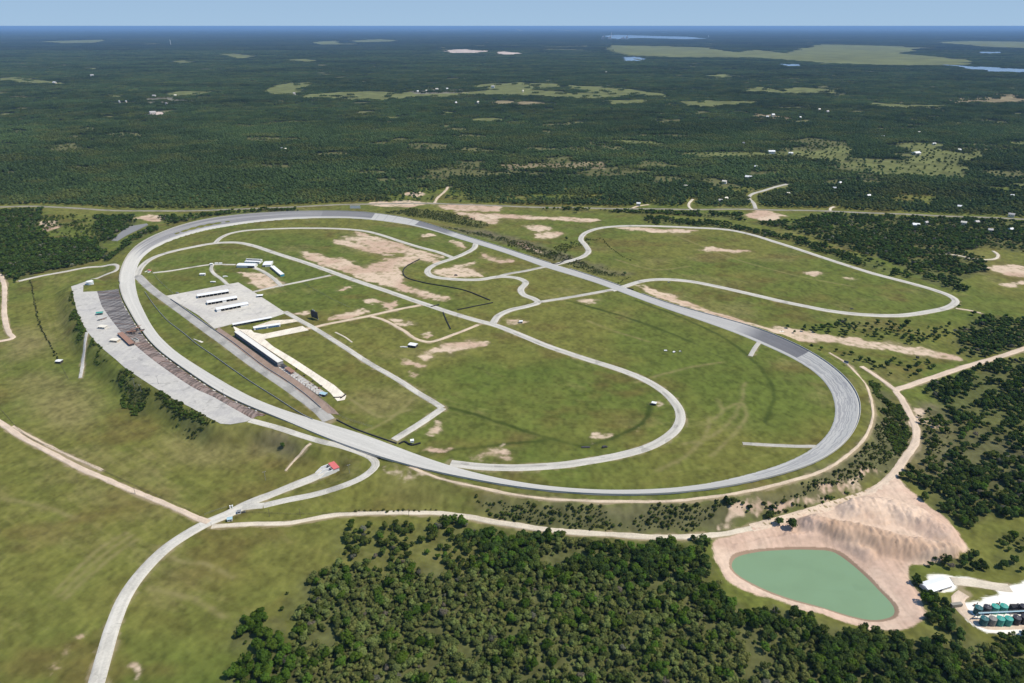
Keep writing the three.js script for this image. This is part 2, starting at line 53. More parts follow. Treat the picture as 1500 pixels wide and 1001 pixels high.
  yard: [[[343.6,-434],[365.1,-431.9],[387.2,-426.5],[401.8,-418.9],[421.6,-427.7],[447.6,-428.9],[408.7,-375],[382.8,-370.8],[355,-375.3],[348.9,-386.5],[351.5,-402.2],[368.8,-405.9],[394.1,-413],[384.4,-422],[364.7,-426.5],[356.5,-414.5],[341,-414.3]]],
  worn: [[[-368.1,-413.9],[-366.4,-439.2],[-359.5,-468.5],[-347.7,-486.4]],[[-361.9,-410.9],[-358.3,-435.2],[-350.6,-463.2],[-340.3,-482.6]],[[-355.8,-408],[-351.1,-430.4],[-343.1,-458],[-333.8,-477.1]],[[246.2,-687.6],[270.8,-703.3],[269.2,-679.8],[243,-636.3],[205.4,-593.1]],[[244.7,-711.5],[244.6,-687.6],[228.2,-664.8]],[[153.9,-754.7],[222.2,-792.1],[281.1,-811.9]],[[-230.8,-754.5],[-185.9,-703.3],[-148.2,-672.2],[-119.1,-687.4]],[[182.2,-615.8],[215,-629.4],[262,-687.5],[290.6,-754.4]],[[-548.4,-1699.8],[-448.6,-1582.4]],[[226.3,-672.3],[207.5,-629.4],[176.5,-590.5],[143.7,-566.6]],[[113.6,-950.9],[149.7,-912.5],[193.1,-876.5]],[[-311.4,-468.2],[-285.9,-451.4],[-261.1,-447.6],[-232.1,-432]],[[-296.1,-418.4],[-274.9,-414.3],[-249.5,-405.8],[-221.1,-388.4]],[[-493.4,-533.7],[-447.7,-523.7],[-404.6,-505]],[[-181.3,-628.2],[-145.6,-657.3],[-109.1,-737.1]],[[350.7,-1421.9],[404.4,-1297.4],[495.4,-1176.3],[589.1,-1109.3]],[[196.4,-1254.7],[263.2,-1193.3],[330.2,-1211.5]]],
  ditch: [[[199.8,-1035.5],[252.5,-971.9],[296.2,-900.5],[320.8,-822.5],[323,-754.2],[311.5,-711.2],[283.1,-660.3]],[[-76,-693.8],[-47.1,-678.3],[-7.6,-654.6],[29.8,-632.3],[72.4,-610.8]],[[72.4,-610.8],[111.2,-629.3],[150.8,-664.7],[161.7,-703.6]],[[-113.9,-596.8],[-71.7,-603],[-21.8,-613.5],[36.8,-622.8]],[[88.8,-1035.5],[158.6,-977.8],[212,-924.9],[251.2,-877.1]]],
  face: [[279.1,-497.6],[303.9,-491.7],[333.8,-477.1],[363.7,-465.2],[394.6,-462],[380.7,-453.6],[341.8,-446.7],[321.8,-453],[299.8,-468.9],[277.7,-480.3]],
  dry: [[[-639.1,-772.7],[-628,-811],[-550.9,-771.9],[-487.9,-704.1],[-477.7,-643.8],[-536.7,-665.3]],[[-772.5,-943.7],[-709.9,-942.7],[-634.3,-851.5],[-694.7,-829.2]],[[-393.6,-642.8],[-335.6,-633.2],[-257.1,-620.7],[-238.5,-606.1],[-298.8,-592.1],[-361.1,-604.2]],[[338.1,-876.9],[429.4,-860.3],[499.6,-809.4],[516,-771.9],[480.4,-770.9],[458.9,-840.5],[385.8,-877.6]],[[-122.8,-565],[-58.8,-532.8],[-32,-516.2],[-84.5,-525.8],[-127.5,-550]],[[-191.1,-728.1],[-125.9,-737.2],[-105.1,-703.3],[-148.2,-672.2],[-182.6,-687.5]],[[6.3,-512.2],[93.3,-498.8],[155.2,-497.2],[194.6,-505.4],[152.9,-483.4],[80,-489],[12.5,-500.6]],[[521.5,-720.2],[508.2,-644],[448.3,-568.2],[412.9,-579.5],[446.9,-643.2]]],
  lush: [[[-715.9,-1048.4],[-634.4,-934.3],[-557.4,-839.5],[-484.3,-768.9],[-426.3,-686.6],[-451.1,-703.7],[-480.6,-750.8],[-540.8,-806.9],[-597.1,-867.3]],[[-445.2,-741.5],[-389.3,-691.2],[-331.8,-646.6],[-344.8,-636.5],[-390.1,-670.6],[-423.6,-702]],[[-652.2,-1096.3],[-563,-1005.7],[-434.5,-876.6],[-288,-719.4],[-301.8,-711.4],[-434.9,-832.4],[-571,-977.7]],[[125.5,-876.6],[213.7,-754.6],[222.3,-687.5],[259.4,-629.4],[318.9,-629.6],[370.5,-719.9],[324.1,-833],[216.7,-1006.2]],[[-512.4,-1189.7],[-443.9,-1083],[-433.5,-1086.2],[-493.1,-1171]]],
  scrub: [[[-32.5,-528.8],[31.6,-508.8],[93.6,-501.3],[156.6,-505.1],[223.5,-518.6],[282.9,-539.9],[336.5,-571.5],[381.3,-620.3],[420.4,-680.4],[458.4,-770.7],[462.4,-718.5],[456,-671.8],[435.9,-629.5],[397.8,-591.2],[364.1,-565.9],[294.1,-531.6],[241.3,-511.2],[185.5,-491.2],[152.6,-481.5],[91.7,-483.4],[31,-491.9],[-6.3,-502.3]],[[-166.6,-1483.3],[-75.4,-1473.4],[42.4,-1368.4],[141.9,-1233.8],[221.8,-1169.4],[183.4,-1158.9],[91.1,-1246],[-14.1,-1366.3]],[[-306.6,-639.6],[-242.2,-623.3],[-217.1,-611.5],[-230.6,-604.3],[-271.4,-616.5]],[[487.7,-719.2],[512.1,-703.8],[568.2,-643.2],[516.3,-567.2],[448.6,-546],[412.9,-579.5]]],
  wood: [[1,[[-148.1,-300],[-153.7,-330],[-162,-353.1],[-162.4,-371.5],[-166.5,-394.7],[-164.4,-412.5],[-170.3,-427.6],[-159.7,-436.8],[-130.4,-433.3],[-85.7,-437.9],[-39.7,-433.6],[-29.9,-467.7],[-36.7,-483.4],[-18.5,-490],[18.3,-481.9],[54.4,-474.4],[96,-469.7],[138.1,-470.2],[162.8,-468.1],[161.3,-443.3],[164.8,-424],[178.9,-405.8],[197.5,-396.5],[221.5,-389.5],[242.8,-377.9],[264.4,-368.9],[287.3,-364.1],[310.1,-368.7],[329.4,-362.7],[350.6,-368.3],[379.4,-365.8],[417.1,-362.4],[387.7,-299.8]],'oak'],[0.45,[[-158,-491.1],[-143.8,-497.4],[-93.3,-494.4],[-69.4,-503.7],[-37.1,-489.8],[-29.7,-463.5],[-34.1,-435.2],[-85.2,-434.8],[-130.4,-433.3],[-152.7,-455.5]],'mix'],[1,[[-205.7,-329.9],[-199.6,-338.7],[-175,-344.3],[-158.1,-353.1],[-144.7,-314.9],[-199.9,-309.4]],'green'],[1,[[-209.8,-365.6],[-210.7,-381.6],[-198.9,-388.2],[-184,-374.8],[-162.3,-359.1],[-153.9,-338.8],[-172,-342.6],[-198.8,-356.2]],'green'],[0.8,[[-188.3,-384.7],[-177.7,-388],[-179.3,-398.3],[-179.3,-416.4],[-172.1,-420],[-169.2,-391.3],[-174.7,-378],[-184.6,-376.8]],'mix'],[0.8,[[-67.9,-488.7],[-62.7,-499.9],[-49.2,-503.7],[-41,-492.5],[-18.6,-492.7],[-20.8,-483.6],[-36.6,-480.8],[-60.6,-476.2]],'green'],[0.84,[[514.8,-750.5],[578.2,-788.2],[628,-811],[706.2,-846.1],[839.1,-896.1],[561.1,-503.5],[477,-509.3],[455.2,-514.7],[412.5,-486.6],[402.6,-495.9],[402.5,-535.3],[393.4,-562.2],[405.8,-579.4],[420.6,-568.1],[448.1,-579.8],[493,-644],[512.1,-703.8]],'dark'],[0.6,[[478.9,-702.8],[512.1,-703.8],[484.9,-630.2],[437.7,-573.9],[412.9,-579.5],[447.2,-629.7]],'mix'],[0.84,[[639.2,-895.5],[681.7,-947.2],[734.6,-982.6],[787.9,-966.9],[876,-944.2],[839.1,-896.1],[716.3,-861],[650.8,-847.5],[625.3,-852.2]],'dark'],[0.16,[[388.5,-936],[524.9,-966.2],[647.6,-941.9],[628.3,-873.5],[565.5,-883.1],[507.7,-905.9]],'dark'],[0.2,[[407.2,-857.7],[501.1,-850.5],[588.5,-821.3],[507,-771.6],[480.8,-789.7],[449.7,-840.6]],'dark'],[0.95,[[-32.3,-524.2],[31.4,-505],[93.1,-497.1],[155.9,-501.3],[222.4,-514.1],[281.6,-535.7],[333.9,-564.8],[384.3,-616.5],[427.2,-685.1],[458.3,-761.5],[459.1,-715.1],[451.2,-671.7],[432.1,-629.5],[397.5,-593.5],[363.6,-568.2],[294.5,-532.9],[241.6,-512.4],[185.7,-492.3],[152.9,-483.4],[91.9,-485.2],[31,-493.1],[-6.3,-503.5]],'shrub'],[0.8,[[429.8,-699],[458.3,-726.7],[451.9,-679.1],[439.3,-643],[416.5,-637.3],[414.9,-660.4]],'mix'],[0.5,[[209.3,-499],[227.1,-506.5],[261.2,-511.4],[238.2,-499.3],[210.4,-490.3]],'dark'],[1,[[-38.1,-509],[-18.9,-505.3],[31,-494.3],[79.8,-486.1],[140.5,-482.4],[152.4,-480.9],[91.6,-482.2],[30.9,-490.6],[-9.4,-498.6]],'thicket'],[0.9,[[191.6,-490.6],[218.6,-497.8],[268.4,-513.6],[315.8,-534.2],[362,-561.2],[384.7,-579.2],[371,-565.4],[314.7,-531.3],[260,-507.5],[210.6,-491]],'thicket'],[0.8,[[459.3,-770.7],[467.9,-759.8],[460.8,-715.2],[451.2,-668.7],[435,-632.2],[398.7,-595.8],[406.1,-631.6],[430.2,-687.3]],'thicket'],[1,[[-506.4,-780.7],[-485.6,-764.3],[-445.9,-711.8],[-425.9,-684],[-445.3,-694],[-477.9,-741.7]],'thicket'],[1,[[-428.7,-720.7],[-386.3,-688.1],[-342.7,-655],[-328.6,-642.1],[-356.6,-647.5],[-391,-673.1],[-417.5,-697.8]],'thicket'],[0.9,[[-726.3,-1054.7],[-691.6,-1017.8],[-637.5,-934.3],[-582.8,-861.7],[-529.2,-803.8],[-543.2,-812],[-602.1,-874.7],[-667.8,-961.7]],'thicket'],[0.9,[[312.5,-443.5],[330.6,-447.4],[336.6,-437],[334.3,-420.2],[322.5,-405.6],[316.1,-419.2],[310.1,-429]],'dark'],[1,[[320,-405.9],[339.3,-411.4],[350.5,-404.4],[347.3,-395.3],[344.5,-381.8],[338.9,-365.8],[326.9,-367],[323.3,-378.4],[318.4,-388.3],[312.6,-396.5]],'dark'],[1,[[359.9,-439.7],[370,-450.2],[385.6,-451.9],[399,-445.4],[396.3,-437.4],[375.9,-435.8]],'dark'],[0.9,[[405.6,-442.1],[417.4,-455.9],[431.9,-455.7],[425.5,-441.8],[411,-437.2]],'dark'],[0.6,[[431.2,-477.4],[461.1,-485.9],[497.2,-485.1],[472.1,-450.8],[440.5,-455.6],[428.7,-464.3]],'mix'],[0.6,[[-165.4,-1471.1],[-74.2,-1446.3],[42,-1354.5],[140.8,-1222],[213.5,-1155.6],[158.9,-1158.8],[65.8,-1262.2],[-43,-1390.8]],'shrub'],[0.3,[[52.2,-1250.9],[138.2,-1334.7],[186.5,-1392.7],[143.6,-1393.8],[68,-1309.8]],'shrub'],[0.75,[[-310.3,-1611.6],[-250.2,-1650],[-147.2,-1613.6],[-46,-1501.6],[-75.4,-1473.4],[-208.2,-1576.5]],'shrub'],[0.74,[[33.5,-1656.6],[167,-1652],[245.3,-1613.9],[403.2,-1588.7],[519.7,-1547.3],[600.2,-1465.4],[658.2,-1354.8],[715.8,-1245.9],[727,-1169.3],[734.3,-1115.9],[745.5,-1094.2],[774.8,-1084.8],[785.4,-1142.6],[853.8,-1175.3],[907.1,-1260.8],[882,-1307.1],[952.9,-1333.7],[1062.3,-1256.7],[1249.2,-1511.4],[1056.1,-1548.7],[882.9,-1580.6],[729.5,-1598.3],[636.7,-1523.2],[528.1,-1523.6],[551.4,-1598.8],[410.4,-1620.4],[247.1,-1626.9],[132.1,-1631.7]],'dark'],[0.5,[[303.8,-1573.7],[481.4,-1523.2],[612.4,-1381.5],[672.9,-1265.4],[714.5,-1169.1],[708.6,-1134.7],[641.4,-1224.9],[570,-1382.2],[453.5,-1477.6],[311.3,-1526.7]],'dark'],[1,[[-1333,-1625.3],[-1243.7,-1639.1],[-1155.3,-1656.4],[-1094.2,-1559.4],[-1029.7,-1444.6],[-975.6,-1392.9],[-914.1,-1385.3],[-876.7,-1395.3],[-817.8,-1319.1],[-793.3,-1288.5],[-785.4,-1254.2],[-809.7,-1205.9],[-854.4,-1176.2],[-881.4,-1141.7],[-900.8,-1134.7],[-976.8,-1108]],'dark'],[0.25,[[-1110.1,-1584.9],[-983.5,-1588.2],[-876.7,-1395.3],[-947.9,-1394.3],[-1022.2,-1444.4]],'mix'],[0.85,[[-983.5,-1588.2],[-893.5,-1586],[-859.9,-1534.2],[-854.7,-1449.2],[-824.8,-1352.5],[-869.4,-1395.1],[-920.6,-1474.6]],'dark'],[0.7,[[-789.9,-1262.6],[-783.8,-1288.3],[-803.6,-1393.2],[-801,-1492.7],[-778.9,-1468.6],[-784.3,-1383.2],[-759.8,-1262.9],[-766.5,-1234.3]],'dark'],[0.6,[[-824.9,-1576.5],[-746.5,-1600],[-614.2,-1640.9],[-518.7,-1655.4],[-512.5,-1633.4],[-667.3,-1605.2],[-751.7,-1537.5],[-767.3,-1502.6],[-794.4,-1527.8]],'dark'],[0.6,[[-737.1,-1065.2],[-707,-1048.4],[-631.4,-934.3],[-658,-948.4],[-708.2,-1019.6]],'shrub'],[0.9,[[-508.8,-781.7],[-458.3,-742.2],[-434.2,-698.9],[-455.2,-703.8],[-484.7,-748.7]],'shrub'],[0.8,[[-432.7,-724.1],[-384.7,-684.3],[-331,-644.5],[-344.8,-636.5],[-390.1,-670.6],[-418.6,-696.1]],'shrub']],
  darkband: [[-43.3,-489.7],[163.9,-472.5],[165.8,-427.8],[223.1,-393.5],[289.6,-368.5],[421.8,-368.5],[387.7,-299.8],[231.7,-299.7],[201.6,-350.4],[140.1,-402.1],[62.3,-432.9],[-34.2,-436.7]],
  single: [[198.9,-510.5,'dark',4],[201.5,-507.8,'dark',3],[573.5,-952.4,'dark',4.5],[595.8,-945.3,'dark',5.5],[538.8,-935.8,'dark',3],[600.9,-921.9,'dark',3.5],[623,-917.9,'dark',4],[565.5,-912.1,'dark',3],[-244.8,-613.8,'dark',3],[-147,-497.4,'green',3.5],[-870.7,-1129,'dark',3.5],[-135.3,-485.9,'green',3],[721.9,-988,'dark',5],[499.7,-813.4,'dark',4.5],[521.3,-819.7,'dark',3.5],[525.1,-806,'dark',5],[532.7,-794.7,'dark',5],[435.1,-866.8,'dark',3],[454.2,-862.1,'dark',2.5],[254.2,-491.3,'dark',6],[244,-497.7,'dark',5],[358.9,-450.1,'dark',4],[352.9,-443.6,'dark',3],[168.8,-472.6,'dark',4],[160.3,-475,'dark',3],[114.2,-1384.3,'dark',4],[202.9,-1166.5,'dark',4],[155.2,-1612.1,'dark',7],[-105.9,-1756.8,'dark',6],[719.7,-1020.6,'dark',3],[660.9,-947,'dark',4]],
  hedge: [[[190.2,-1387.5],[194.5,-1343.1],[203.5,-1306.5],[214.6,-1271.8],[227.8,-1246.4]],[[183.2,-1114.5],[203.4,-1145.4],[211.7,-1152.2]],[[164.6,-1207],[179.2,-1192.2]],[[-147.7,-516],[-121.7,-514.4],[-70.4,-514.7]],[[-847.5,-1135.7],[-786.6,-1048.4],[-730.3,-968.6],[-669.7,-894.1],[-624.5,-841.4]]],
  clear: [['field',[[-1675.9,-4871.9],[-1795.9,-5466],[-1723.9,-5747.7],[-1553.8,-5776.4],[-1486,-5179.9],[-1428.1,-4655],[-1565.7,-4740.8]]],['field',[[-1408.4,-4662.5],[-1272.2,-4817.4],[-983.3,-4970.1],[-500,-4821.2],[-234.9,-4988.4],[48.7,-5176.2],[368.4,-4884.5],[671.4,-4743.8],[729.7,-4541.7],[501.1,-4413.1],[215.6,-4562.9],[-132.1,-4663.7],[-469.2,-4511.8],[-782.7,-4350.1],[-1029.7,-4351.4],[-1318,-4497]]],['field',[[-311.2,-5528],[54,-5756.8],[368,-5604.8],[350.5,-5176.1],[47.9,-5090.1],[-238.8,-5075.6]]],['field',[[414.9,-5527],[554.3,-5366],[780.5,-5186.2],[1049.7,-4734],[942.8,-4534.5],[744,-4634.4],[504.3,-4864.1],[382.3,-5078.8]]],['field',[[528.3,-4289.7],[790.7,-4396.4],[840.5,-4221.8],[585,-4107.2]]],['dirt',[[-163.3,-4310],[120.8,-4249.7],[311.8,-4107.1],[116.2,-4080.1],[-117.4,-4124.5]]],['town',[[-697.4,-4935.2],[-535.9,-5179.1],[-338.7,-5144.2],[-320.4,-4854.9],[-493.9,-4758.4],[-650.2,-4752.5]]],['field',[[2159.4,-17435.8],[3448.9,-16332.4],[4085.1,-15331],[3819.7,-12375.9],[3147.3,-10319.7],[2399.6,-10386.1],[1733.4,-11045.6],[1693.7,-13141.5]]],['field',[[4030.2,-13068.1],[4750.7,-14351.1],[4458.9,-12094.5],[5425.1,-14216.3],[7518.2,-18218.1],[8696.3,-16330.7],[7428.3,-13453.5],[6363.9,-12113.5],[6030,-9727],[5465.9,-8667.1],[4930.3,-8169.1],[4162.4,-8305],[3706.5,-8888.1],[3454.3,-10098.1],[3188.9,-10460.1]]],['field',[[11343.3,-20300.8],[13602.6,-22181.2],[15153.8,-20424],[10641.5,-14287.3],[9935.1,-15229.3]]],['water',[[1521.8,-10627.5],[1800.2,-10830],[1871,-10118.5],[1640.7,-9325.6],[1426.4,-9336.3]]],['water',[[3887.1,-32755.7],[5327.9,-37684.6],[6285.7,-32789.9],[7268.7,-30613.9],[6788.1,-25602.9],[5588.5,-24441.2],[4735.9,-27274.3],[3358.2,-24478.4]]],['water',[[4928.7,-8432.4],[5074.5,-8034],[5324.7,-7531],[5581.8,-7404.4],[5153.4,-6822.8],[4640.3,-7114.4],[4713.5,-7562.1]]],['water',[[3113.2,-8607.3],[3365.5,-8599.4],[3140.6,-8012.1],[2993.2,-8056.2]]],['water',[[8066.3,-12880.3],[8424,-12792.9],[7853.9,-11863.6],[7528.4,-11919.8]]],['bare',[[-1266.7,-13104.6],[-1186.6,-14337.9],[-786.7,-14258.9],[-387.6,-13155.5],[-557,-12085.9],[-1002.6,-12086.5]]],['bare',[[-293.5,-12747.6],[-60.1,-13059],[175.3,-11885.4],[-51.8,-11228.7],[-235.7,-11612.8]]],['field',[[-13627.2,-21260.7],[-13573.7,-23180.4],[-13269.3,-24507.3],[-10720.2,-19497.9],[-11341.2,-18745]]],['field',[[-4402.7,-6280.4],[-4341.5,-6456.2],[-4028.6,-6152.4],[-3477.2,-5687.8],[-3395,-5479.5],[-3757.6,-5644.5],[-4181.3,-5955.3]]],['field',[[-2643.8,-4627.5],[-2608.3,-4725.3],[-2446.5,-4557.5],[-2481.4,-4484.6]]],['field',[[-2299.6,-4829.8],[-2293.6,-4991],[-2066.5,-4987.3],[-1969.7,-4800.6],[-2049.2,-4617],[-2159,-4569]]],['bare',[[-1860.3,-3594.3],[-1881.6,-3760.7],[-1783.4,-3726.2],[-1754.5,-3601.2],[-1803.8,-3526.4]]],['town',[[-2378.2,-4575.3],[-2244.6,-4660.7],[-1931,-4336.9],[-1881,-4040.8],[-2097.3,-4131.6]]],['field',[[-4566.9,-11514.3],[-4498.9,-12052.4],[-3771.1,-11041.3],[-3534.9,-9927.2],[-3760.1,-10042]]],['field',[[-2960.9,-9638.8],[-2846.4,-10094.1],[-2533.1,-9708.5],[-2482.4,-8929.3]]],['field',[[-4347.3,-9296.7],[-4315.1,-9716],[-3873.1,-9089.5],[-3879.1,-8624]]],['field',[[-5582.4,-20314.3],[-5325.3,-23281.2],[-3978.9,-17348.2],[-4613.3,-17340]]],['field',[[-5081.8,-22208.4],[-4461.6,-25684.5],[-3263.8,-22286.2],[-3759.3,-19535.4]]],['field',[[-4536,-7745.4],[-4577.2,-8078.3],[-4170.1,-7470.8],[-4281.2,-7419.6]]],['field',[[1654,-5171.9],[1801.4,-5326.1],[1892.3,-5298.3],[1841.5,-5014],[2060.8,-5348],[2243.1,-5184.4],[2390.8,-5242.9],[2049.6,-4722],[1878.5,-4740],[1726.1,-4817.7],[1559.6,-4941.7]]],['field',[[994.6,-4285.4],[1182.7,-4306.7],[1426.7,-4302.8],[1439.8,-4218.6],[1156.9,-3925.2],[1003,-3982.7],[982.2,-4140.6]]],['field',[[2080.3,-4219.7],[2237.7,-4135.8],[2478.9,-4047.2],[2367.7,-3889.6],[2162.1,-3919.4],[2020.7,-4053.3]]],['dirt',[[1213.4,-3686.2],[1313.6,-3620],[1351.9,-3462.8],[1291.6,-3370.5],[1216.2,-3433.8]]],['dirt',[[2678,-4422.3],[2968.3,-4551.9],[3156.1,-4447.5],[3565.3,-4661.1],[3159.2,-4110.5],[2926.3,-4228.2],[2534.3,-4109.1]]],['dirt',[[3197,-4772.1],[3372.9,-4834.4],[3226.8,-4552.4],[2985.7,-4380.8]]],['field',[[1063.8,-2253.8],[1174.7,-2350.3],[1287.6,-2301.1],[1413,-2496],[1399.7,-2616],[1544.4,-2697.2],[1675.4,-2695.2],[1556.1,-2532.7],[1607.8,-2456.6],[1701.2,-2489.9],[1576.2,-2328.8],[1472,-2270.1],[1410.9,-2132.7],[1319.2,-2014.3],[1229.9,-2033.5],[1099.8,-2055.8],[1066.6,-2162.3]]],['field',[[622.5,-2450.9],[731.8,-2499],[846.1,-2474.8],[953.1,-2503.8],[1044.2,-2487.9],[1226.8,-2627.1],[1254.6,-2577],[1150.5,-2347.7],[1063.5,-2304.9],[993.6,-2357.7],[868.3,-2396.5],[713.9,-2349.8],[623.8,-2357.3]]],['field',[[726.6,-1918.9],[780,-1960.1],[781.8,-1933.3],[734,-1885.5]]],['field',[[2063.7,-3337.1],[2140.9,-3386.1],[1997.9,-3159.3],[1967.5,-3164]]],['field',[[1712.4,-6548.3],[1983.9,-6862.9],[2022.1,-6462.8],[1731.6,-6170.3]]],['field',[[1914,-2701.6],[2050.4,-2746.1],[2028.8,-2641.9],[1877.3,-2607.7]]],['field',[[1117.8,-1499.4],[1254.3,-1561.4],[1180.4,-1417.8],[1093.6,-1418.7]]],['field',[[1393.5,-1943.8],[1464.7,-1963.1],[1512.4,-1921.2],[1401.7,-1870.8]]],['dirt',[[-340.1,-1784.3],[-292.6,-1826.7],[-245.2,-1889.4],[-110.1,-1834.3],[-105.9,-1756.8],[-226.9,-1735.2],[-314.8,-1738.8]]],['dirt',[[625.9,-1344.5],[672.4,-1355.2],[678.2,-1336.7],[632.5,-1326.8]]],['dirt',[[89.7,-1788.5],[135.6,-1804.1],[124.6,-1772.9],[88.7,-1765.9]]],['dirt',[[-44.1,-2240.8],[89.5,-2278.2],[302.6,-2282.1],[287.4,-2158.2],[107,-2169],[-21.1,-2141.2]]],['field',[[-197.9,-3443.5],[-100,-3485.2],[-32.4,-3382.7],[-158.3,-3299.9]]],['field',[[-386.3,-3682.2],[-324,-3778.6],[-292.4,-3602.9],[-356.9,-3556.3]]],['field',[[-632.8,-3481.9],[-582.4,-3586.4],[-533.4,-3485.4],[-586.1,-3400.1]]],['field',[[401.5,-2761.8],[557.5,-2736.6],[618.8,-2651.3],[509.3,-2617.3],[403.7,-2681.8]]]],
  pt: {'g1':[[-513.3,-1042.2],[-471,-1065]],'g2':[[-485.3,-1012.6],[-446,-1035.1]],'g3':[[-459,-983.3],[-418.4,-1008.4]],'shed':[[-412.8,-926.4],[-364,-953.3]],'bluedoor':[[-378.1,-914.8],[-343.5,-929.1]],'pitb':[[-398,-892.9],[-305.8,-795.1]],'frames':[[-304.6,-794.1],[-229.7,-716.4]],'bluebox':[[-232.2,-719.8],[-223.9,-716.4]],'score':[[-306,-961.3],[-293.3,-950.6]],'w1':[[-507.9,-1200.2],[-474,-1197.8]],'w2':[[-502.5,-1225.2],[-473.2,-1221.7]],'w3':[[-460.8,-1203.7],[-446.3,-1205.6]],'w4':[[-445,-1197.6],[-411.6,-1150.5]],'hut_a':[[-553,-1157.6]],'van_a':[[-509.4,-1148.9]],'trailer_a':[[-519.3,-1118.9]],'box_a':[[-560,-1215.1]],'box_b':[[-553.5,-1221.1]],'box_c':[[-545.8,-1221]],'portal_in':[[-659.7,-1176.4]],'canopy':[[-414.6,-1050.8]],'cart':[[-558,-1067.2]],'tank_w':[[-716,-1092.4]],'green':[[-625.7,-958.1]],'debris1':[[-610.8,-939.5]],'kiosk1':[[-592.9,-906.5]],'kiosk2':[[-550.9,-860.5]],'rust':[[-559,-882.4],[-522.5,-843.9]],'pressbox':[[-529.8,-863.9],[-512,-848.9]],'pressbox2':[[-548.9,-888.1],[-545.9,-899.2]],'shed_left':[[-613.8,-828.3]],'portal':[[-190.6,-575.2],[-181.4,-570.3]],'gatehut':[[-260.1,-502.2]],'gatepost1':[[-266.1,-519.2]],'gatepost2':[[-264.1,-519.7]],'gatebox':[[-255.5,-512.9]],'tinshed':[[334.9,-411.4],[356.9,-418.9]],'greytrailer':[[348.7,-399.4]],'machine':[[389.5,-393.9]],'redframe':[[375.8,-398.1]],'deadtree':[[202,-389.6]],'hut763':[[13.3,-942.7]],'hut958':[[167.3,-698.7]],'truck886':[[98.2,-608.2]],'junk860':[[78,-608.2]],'mess980':[[210.9,-845.5],[221.3,-841.3],[230.2,-843.5]],'tank604':[[-106.3,-614.6]],'car1248':[[542.7,-1010.8]],'car980':[[274.7,-1127.2]],'hut605':[[-137.6,-858.5],[-125.7,-853.9]],'dark667':[[-100,-1156.1]],'billboard':[[-392.7,-1637.3],[-367.8,-1637.3]],'flagstand':[[446.5,-816.8]],'light1':[[-247.3,-563.3]],'light2':[[-163.5,-567.6]],'pole3':[[-196.8,-507.6]],'pole4':[[-225.4,-507.9]],'pole5':[[-95.7,-506.9]],'pole6':[[-367.6,-542]],'pole7':[[-464.1,-738.6]],'pole8':[[-449,-724.7]],'pole9':[[-432.7,-736.2]],'pole10':[[-341.4,-706.2]],'white618':[[-439.4,-874.4]],'dark345':[[-136.2,-586.5]],'shed1300':[[548.1,-887.2]],'white1145':[[401.2,-928]],'plant':[[2979.8,-24496.5],[3193.6,-24418.5],[3630.7,-24504.7],[3745.8,-24378.5]],'stack':[[3395.8,-25616.1]],'mast':[[-7974.2,-17384]],'mast2':[[7582,-28817.7]]},
  heaps: [[-210.4,-714.7,7],[-203.4,-716.3,8],[-264.3,-770.7,1.6],[-250,-756.1,1.6],[-280.3,-790.1,1.8],[-236.6,-743.8,1.4]],
  tanks: [[358.9,-381.9,0],[365.2,-381.9,1],[371.1,-381.8,2],[377.3,-381.8,2],[384.2,-382.8,3],[390.6,-383.4,3],[397.2,-384.3,2],[361.1,-392.6,0],[368.4,-393.3,3],[375,-394,2],[381.8,-394.3,2],[396.9,-393.8,3]],
  houses: [[-1404.5,-4664.3,14],[-317.4,-4077.5,10],[73.2,-4851.3,10],[-137.2,-5213.1,22],[477.3,-1882.7,9],[602.4,-1946.3,12],[548.4,-1742.2,10],[688.1,-2003.3,18],[765.2,-2173.6,8],[866.5,-2629.5,7],[916.3,-2467.5,22],[966.8,-2422.9,14],[923.3,-1931.1,9],[876.6,-1858.2,8],[727.5,-1795.8,8],[927.5,-1769.6,10],[1405.6,-2427.7,26],[1676.5,-2912.7,9],[1491.1,-2836.4,10],[1302.1,-1771.7,8],[1095.9,-1655.2,9],[898.3,-1486.4,14],[930.9,-1504.2,9],[1014.4,-1502.7,11],[1033.6,-1439,9],[1618.7,-3774.4,12],[1617,-3668.2,14],[1291.1,-3535.2,16],[1230.2,-3436.3,12],[1388.3,-3435.5,9],[-2248.5,-4538.5,18],[-2114.7,-4538.8,14],[-1945.8,-4049.7,12],[-2251.4,-4201.2,9],[-2285.1,-4190.1,8],[-1808.4,-3600.4,28],[-3703.5,-6447.8,26],[-3527.4,-5612.8,26],[-813.1,-2510.2,8],[-830.6,-2527.1,7],[-196,-4132.1,12],[-523.3,-5051.3,18],[-453.8,-5074.2,14],[-573.3,-4866.2,14],[-630.6,-4846.4,12],[1045.7,-1506.4,9],[1168.6,-1573.4,12],[1585.7,-2638.6,12],[1591.5,-2489.4,10],[894.8,-6956.2,14],[1081.2,-1444,8],[313.4,-1678.7,9],[528.2,-1719.9,9]],
